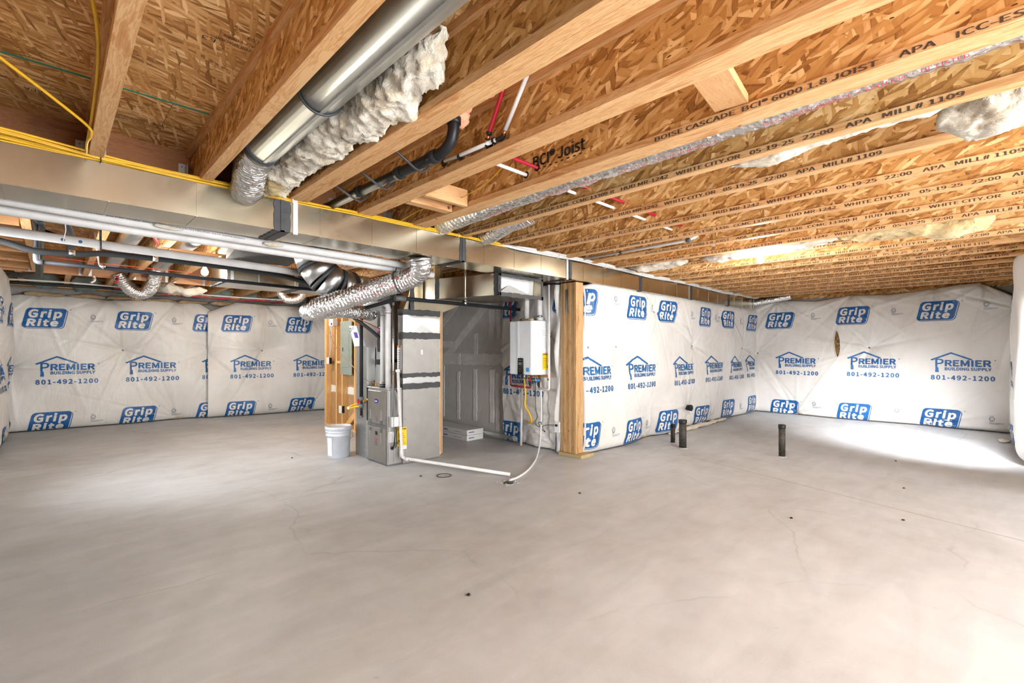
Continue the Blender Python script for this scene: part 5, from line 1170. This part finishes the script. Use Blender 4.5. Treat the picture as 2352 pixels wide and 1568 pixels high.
ab = thing('waste_pipe', 'black plastic waste pipe with branches in the far left bay', 'pipe', (0, 5.6, 2.2))
MB().tube([(-.07, 4.6, 2.34), (-.07, 6.0, 2.335), (.14, 6.35, 2.325), (.14, 7.2, 2.32)], .032, 14).build('main_run', ABS, ab)
MB().tube(elbow_path([(-.09, 5.1, 2.58), (-.085, 5.12, 2.40), (-.07, 5.3, 2.34)], .06), .028, 14).build('riser', ABS, ab); MB().tube(elbow_path([(.03, 4.7, 2.58), (.03, 5.05, 2.42), (.12, 5.75, 2.33), (.14, 6.2, 2.325)], .1), .030, 14).build('branch', ABS, ab)
for a, b in (((-.07, 5.25, 2.338), (-.07, 5.42, 2.338)), ((.06, 5.28, 2.39), (.075, 5.40, 2.372)), ((-.04, 6.04, 2.334), (.03, 6.16, 2.331))): MB().tube([a, b], .040, 14).build('coupling', ABS, ab)
ab2 = thing('waste_pipe', 'dark trap pipe hanging below the header at far left', 'pipe', (-.1, 7.4, 2.1)); MB().tube(elbow_path([(-.085, 6.2, 2.40), (-.085, 6.6, 2.19), (-.095, 7.55, 2.13), (-.22, 7.95, 2.15), (-.36, 8.0, 2.155)], .12), .032, 14).build('tube', ABSD, ab2)
ab3 = thing('waste_pipe', 'dark pipe end at the left edge under the trunk duct', 'pipe', (-.19, 4.0, 2.1)); MB().tube([(-.30, 3.76, 2.21), (-.215, 4.02, 2.12)], .030, 16).build('tube', ABSD, ab3); MB().tube([(-.232, 3.97, 2.138), (-.205, 4.045, 2.113)], .037, 16).build('hub', ABS, ab3)
pth('water_tube', 'white water tube running along the rim above the far left wall', 'pipe', [(-.66, 9.6, 2.255), (.15, 9.6, 2.272), (1.2, 9.6, 2.25), (2.1, 9.6, 2.228), (3.4, 9.6, 2.235)], .0115, PEXW, n=10)
pth('water_tube', 'dark tube running along the rim above the far left wall', 'pipe', [(-.66, 9.72, 2.225), (.54, 9.7, 2.238), (.95, 9.7, 2.232), (1.2, 9.71, 2.235)], .022, ABS, n=10)
pth('water_tube', 'red water tube running along the rim above the far left wall', 'pipe', [(.7, 9.64, 2.245), (1.2, 9.64, 2.21), (2.1, 9.64, 2.19), (3.3, 9.64, 2.20)], .0115, PEXR, n=10)
pth('control_wire', 'orange red wire strung under the left joists', 'wire', [(-.1, 7.4, 2.325), (.39, 7.4, 2.303), (.85, 7.4, 2.300), (1.33, 7.4, 2.295)], .004, ORANGE, n=6)
pth('water_tube', 'bright red water tube dropping between the left joists', 'pipe', [(.60, 5.25, 2.345), (.66, 5.4, 2.34), (.77, 5.85, 2.335)], .014, PEXR, n=10)
for k, (x, y, z) in enumerate(((.42, 8.72, 2.26), (.66, 8.62, 2.27))):
    r = thing('pipe_hook', ['small white and brown pipe fitting below the header', 'small red fittings on the left joist end'][k], 'fitting', (x, y, z-.05)); MB().tube(smooth_path([(x, y, z+.04), (x+.01, y, z-.02), (x-.03, y, z-.06)]), .014, 8).build('body', [PEXW, PEXR][k], r); MB().tube([(x, y, z+.01), (x, y, z-.01)], .02, 8).build('ring', [COPPER, ABS][k], r)

# ---------------------------------------------------------------- tubes and drain in the centre bays
bp = thing('waste_pipe', 'shiny black drain pipe with elbow hanging between doubled joists', 'pipe', (1.47, 2.5, 2.28))
MB().tube(elbow_path([(1.50, 1.955, 2.60), (1.50, 1.965, 2.335), (1.485, 2.30, 2.330), (1.46, 3.72, 2.340)], .12), .0305, 20).build('pipe_run', ABS, bp)
for a, b in (((1.50, 1.958, 2.49), (1.50, 1.96, 2.455)), ((1.492, 2.10, 2.33), (1.489, 2.16, 2.33)), ((1.483, 2.44, 2.331), (1.481, 2.49, 2.331)), ((1.472, 2.93, 2.335), (1.47, 2.98, 2.335))): MB().tube([a, b], .037, 20).build('coupling', ABS, bp)
for y in (2.22, 2.62, 2.96):
    q = MB(); q.tube([(1.29, y-.02, 2.335), (1.45, y+.03, 2.292), (1.50, y+.04, 2.285), (1.535, y+.04, 2.31), (1.60, y+.05, 2.40)], .007, 6); q.build('pipe_strap', STRAP, bp)
fo = MB(); pts_ = [((1.535, 1.93, 2.56), .05), ((1.56, 1.975, 2.50), .04), ((1.545, 1.96, 2.52), .045), ((1.55, 1.74, 2.575), .04)]
for c_, r_2 in pts_:
    vs = []; n = 10
    for i in range(n+1):
        for j in range(14):
            a, b = math.pi*i/n, 2*math.pi*j/14; v = Vector((math.sin(a)*math.cos(b), math.sin(a)*math.sin(b), math.cos(a))); p = Vector(c_)+v*r_2*(1+.35*noise.noise(Vector(c_)*7+v*2)); vs.append(p)
    fo.add(vs, [(i*14+j, i*14+(j+1) % 14, (i+1)*14+(j+1) % 14, (i+1)*14+j) for i in range(n) for j in range(14)], 0, True)
o = fo.build('spray_foam', FOAM); tag(o, 'orange spray foam blob around the black drain pipe top', 'foam')
rp = pth('water_tube', 'red water tube threaded through the joist webs', 'pipe', [(1.80, 1.99, 2.42), (6.35, 1.99, 2.42)], .0112, PEXR, sm=False, n=12)
pth('water_tube', 'white water tube threaded through the joist webs', 'pipe', [(1.80, 2.085, 2.40), (5.9, 2.085, 2.40)], .0112, PEXW, sm=False, n=12)
vr = thing('water_tube', 'short red water tube with copper fitting on the doubled joist', 'pipe', (1.65, 1.88, 2.36)); MB().tube(smooth_path([(1.63, 1.72, 2.60), (1.645, 1.80, 2.50), (1.655, 1.86, 2.42)]), .0112, 12).build('tube', PEXR, vr); MB().tube([(1.655, 1.86, 2.425), (1.66, 1.88, 2.385)], .010, 12).build('copper_stub', COPPER, vr)
for a, b in (((1.654, 1.855, 2.432), (1.656, 1.862, 2.418)), ((1.658, 1.872, 2.402), (1.659, 1.876, 2.394))): MB().tube([a, b], .0155, 12).build('crimp_ring', BLK, vr)
MB().tube(smooth_path([(1.66, 1.88, 2.385), (1.667, 1.885, 2.37), (1.69, 1.885, 2.365)]), .013, 12).build('elbow', BLK, vr)
vw = thing('water_tube', 'white water tube dropping and turning along the doubled joist', 'pipe', (1.64, 1.8, 2.36)); MB().tube([(1.635, 1.56, 2.60), (1.655, 1.735, 2.40)], .0112, 12).build('drop', PEXW, vw); MB().tube([(1.655, 1.735, 2.40), (1.657, 1.75, 2.38)], .0105, 12).build('copper_stub', COPPER, vw); MB().tube(smooth_path([(1.657, 1.745, 2.385), (1.66, 1.765, 2.372), (1.66, 1.80, 2.375)]), .0135, 12).build('elbow', BLK, vw)
MB().tube([(1.66, 1.80, 2.375), (1.66, 2.12, 2.385), (1.662, 2.26, 2.395)], .0112, 12).build('run', PEXW, vw)
for y in (1.825, 2.115): MB().tube([(1.66, y-.007, 2.377), (1.66, y+.007, 2.377)], .016, 12).build('crimp_ring', BLK, vw)
wp = pth('drain_pipe', 'white plastic pipe crossing diagonally under joists near the trunk duct', 'pipe', [(4.44, 3.36, 2.335), (4.42, 2.05, 2.34), (4.40, 1.95, 2.37)], .0145, PVC, sm=False)
MB().tube([(4.42, 2.02, 2.34), (4.418, 2.07, 2.34)], .021, 12).build('coupling', STEELG, wp); MB().tube([(4.432, 2.80, 2.338), (4.4325, 2.83, 2.338)], .018, 12).build('pipe_clip', STRAP, wp)

# ---------------------------------------------------------------- cables on the trunk duct
yb = thing('cable_bundle', 'bundle of yellow electrical cables lying along the trunk duct', 'cable', (1.2, 3.36, 2.29))
for k in range(7):
    rg = random.Random(k); xe = (1.86, 1.84, 1.80, 3.55, 3.7, 3.3, 1.82)[k]; pts = []
    x = -.66
    while x < xe:
        zz = 2.300+.010*(k % 3)+rg.uniform(-.004, .004)+(.03*max(0, .35-x) if k < 5 else 0); yy = 3.355+.012*(k//3)+rg.uniform(-.008, .008)
        pts.append((x, yy-(.10*max(0, .3-x) if k < 3 else 0), zz)); x += rg.uniform(.22, .34)
    if xe < 2: pts = [p for p in pts if p[0] < 1.1]+[(1.25, 3.40, 2.302+.006*k), (1.45, 3.52, 2.305+.007*k), (1.66, 3.60, 2.303+.008*k), (1.70, 3.72, 2.304+.008*k)]
    MB().tube(smooth_path(pts, 6), .0062, 8).build('cable', YEL, yb)
for x in (.19, 1.18, 2.62, 3.35): MB().tube([(x, 3.362+.022*math.cos(a), 2.306+.020*math.sin(a)) for a in np.linspace(0, 6.283, 14)], .0028, 6, False).build('cable_tie', LABW if x > 1 else BLK, yb)
pth('loose_cable', 'single yellow cable crossing under the bare subfloor at top left', 'cable', [(-.20, 2.38, 2.34), (-.133, 2.507, 2.335), (.0, 2.72, 2.325), (.12, 2.93, 2.315), (.135, 3.0, 2.30), (.125, 3.1, 2.295), (.13, 3.3, 2.305)], .0062, YEL, n=8)
pth('loose_cable', 'yellow cable clipped along the left joist flange', 'cable', [(.02, 1.5, 2.52), (.06, 1.85, 2.46), (.11, 2.15, 2.41), (.128, 2.4, 2.375), (.132, 2.8, 2.345), (.13, 3.25, 2.33)], .0062, YEL, n=8)
pth('loose_cable', 'thin yellow wire arching across a joist bay by the wood blocks', 'wire', [(1.98, 2.10, 2.40), (2.03, 2.30, 2.37), (2.08, 2.60, 2.36), (2.10, 2.85, 2.37), (2.08, 3.15, 2.38), (2.03, 3.40, 2.32)], .003, YEL, n=6)
wbn = thing('cable_bundle', 'white cable bundle tied along the top of the trunk duct', 'cable', (6.5, 3.34, 2.29))
for k in range(4):
    rg = random.Random(50+k); pts = [(2.75+.15*k, 3.50, 2.36), (3.0+.15*k, 3.42, 2.33)]; x = 3.35+.1*k
    while x < 10.2: pts.append((x, 3.345+.017*math.cos(k*1.6+x*1.3)+rg.uniform(-.004, .004), 2.318+.015*math.sin(k*1.6+x*1.3)-.008*math.sin(x*2.4))); x += .30
    pts.append((10.32, 3.30, 2.33)); MB().tube(smooth_path(pts, 5), .0125 if k < 3 else .009, 8).build('cable', WCAB, wbn)
for x in (4.0, 4.9, 5.75, 6.8, 8.0, 9.2): MB().tube([(x, 3.345+.032*math.cos(a), 2.316+.031*math.sin(a)) for a in np.linspace(0, 6.283, 14)], .003, 6, False).build('cable_tie', LABW, wbn)

# ---------------------------------------------------------------- small remains
cp = thing('stub_pipe', 'black capped pipe end poking through the middle wall blanket', 'pipe', (7.32, 3.34, .33)); MB().lathe((7.32, 3.335, .34), [(.042, 0), (.050, .008), (.050, .03), (.042, .10)], 20, axis='Y').build('cap', ABS, cp); MB().cyl((7.32, 3.336, .34), (7.32, 3.328, .34), .02, 4).build('square_lug', ABS, cp)
fluff('insulation_scrap', 'strip of white insulation spilling along the foot of the middle wall', [((6.6, 3.36, .018), .03, .015), ((7.1, 3.35, .028), .05, .025), ((7.7, 3.35, .03), .05, .03), ((8.3, 3.36, .025), .045, .022), ((8.8, 3.37, .018), .03, .015)], 61, amp=.014, n=14, m_len=.03, group='insulation scraps on the floor')
fluff('insulation_scrap', 'small white insulation scrap on the floor by the right blanket', [((9.25, -.12, .015), .03, .012), ((9.36, -.15, .022), .06, .018), ((9.5, -.17, .015), .03, .012)], 62, amp=.012, n=14, m_len=.015, group='insulation scraps on the floor')
fluff('foam_lump', 'pale crumbly sealant lump on the white pipe under the trunk duct', [((.47, 3.76, 2.078), .008, .008), ((.55, 3.76, 2.075), .014, .011), ((.63, 3.76, 2.075), .008, .008)], 63, mat=FL_W, amp=.007, n=14, m_len=.012, cat='sealant', group='sealant lumps by the trunk duct')
fluff('foam_lump', 'pale crumbly sealant lump by the black mastic band under the trunk', [((1.12, 3.765, 2.068), .008, .008), ((1.19, 3.765, 2.066), .014, .011), ((1.26, 3.765, 2.066), .008, .008)], 64, mat=FL_W, amp=.007, n=14, m_len=.012, cat='sealant', group='sealant lumps by the trunk duct')
pth('twine', 'short white twine hanging from the lower white pipe', 'string', [(.06, 3.93, 2.045), (.062, 3.932, 2.0), (.055, 3.935, 1.96), (.05, 3.935, 1.93)], .003, WCAB, n=6)
for k, (x, y) in enumerate(((2.66, 4.02), (2.02, 5.75), (3.35, 2.55), (4.0, 1.05), (5.6, .55), (6.9, .75), (4.55, .45), (1.55, 1.9))):
    o = MB().lathe((x, y, 0), [(.010, 0), (.012, .004), (.006, .009)], 6).build('debris', BLK if k % 2 else ABSD); tag(o, 'tiny dark crumb of debris lying on the concrete floor', 'debris', 'crumbs of debris on the floor')
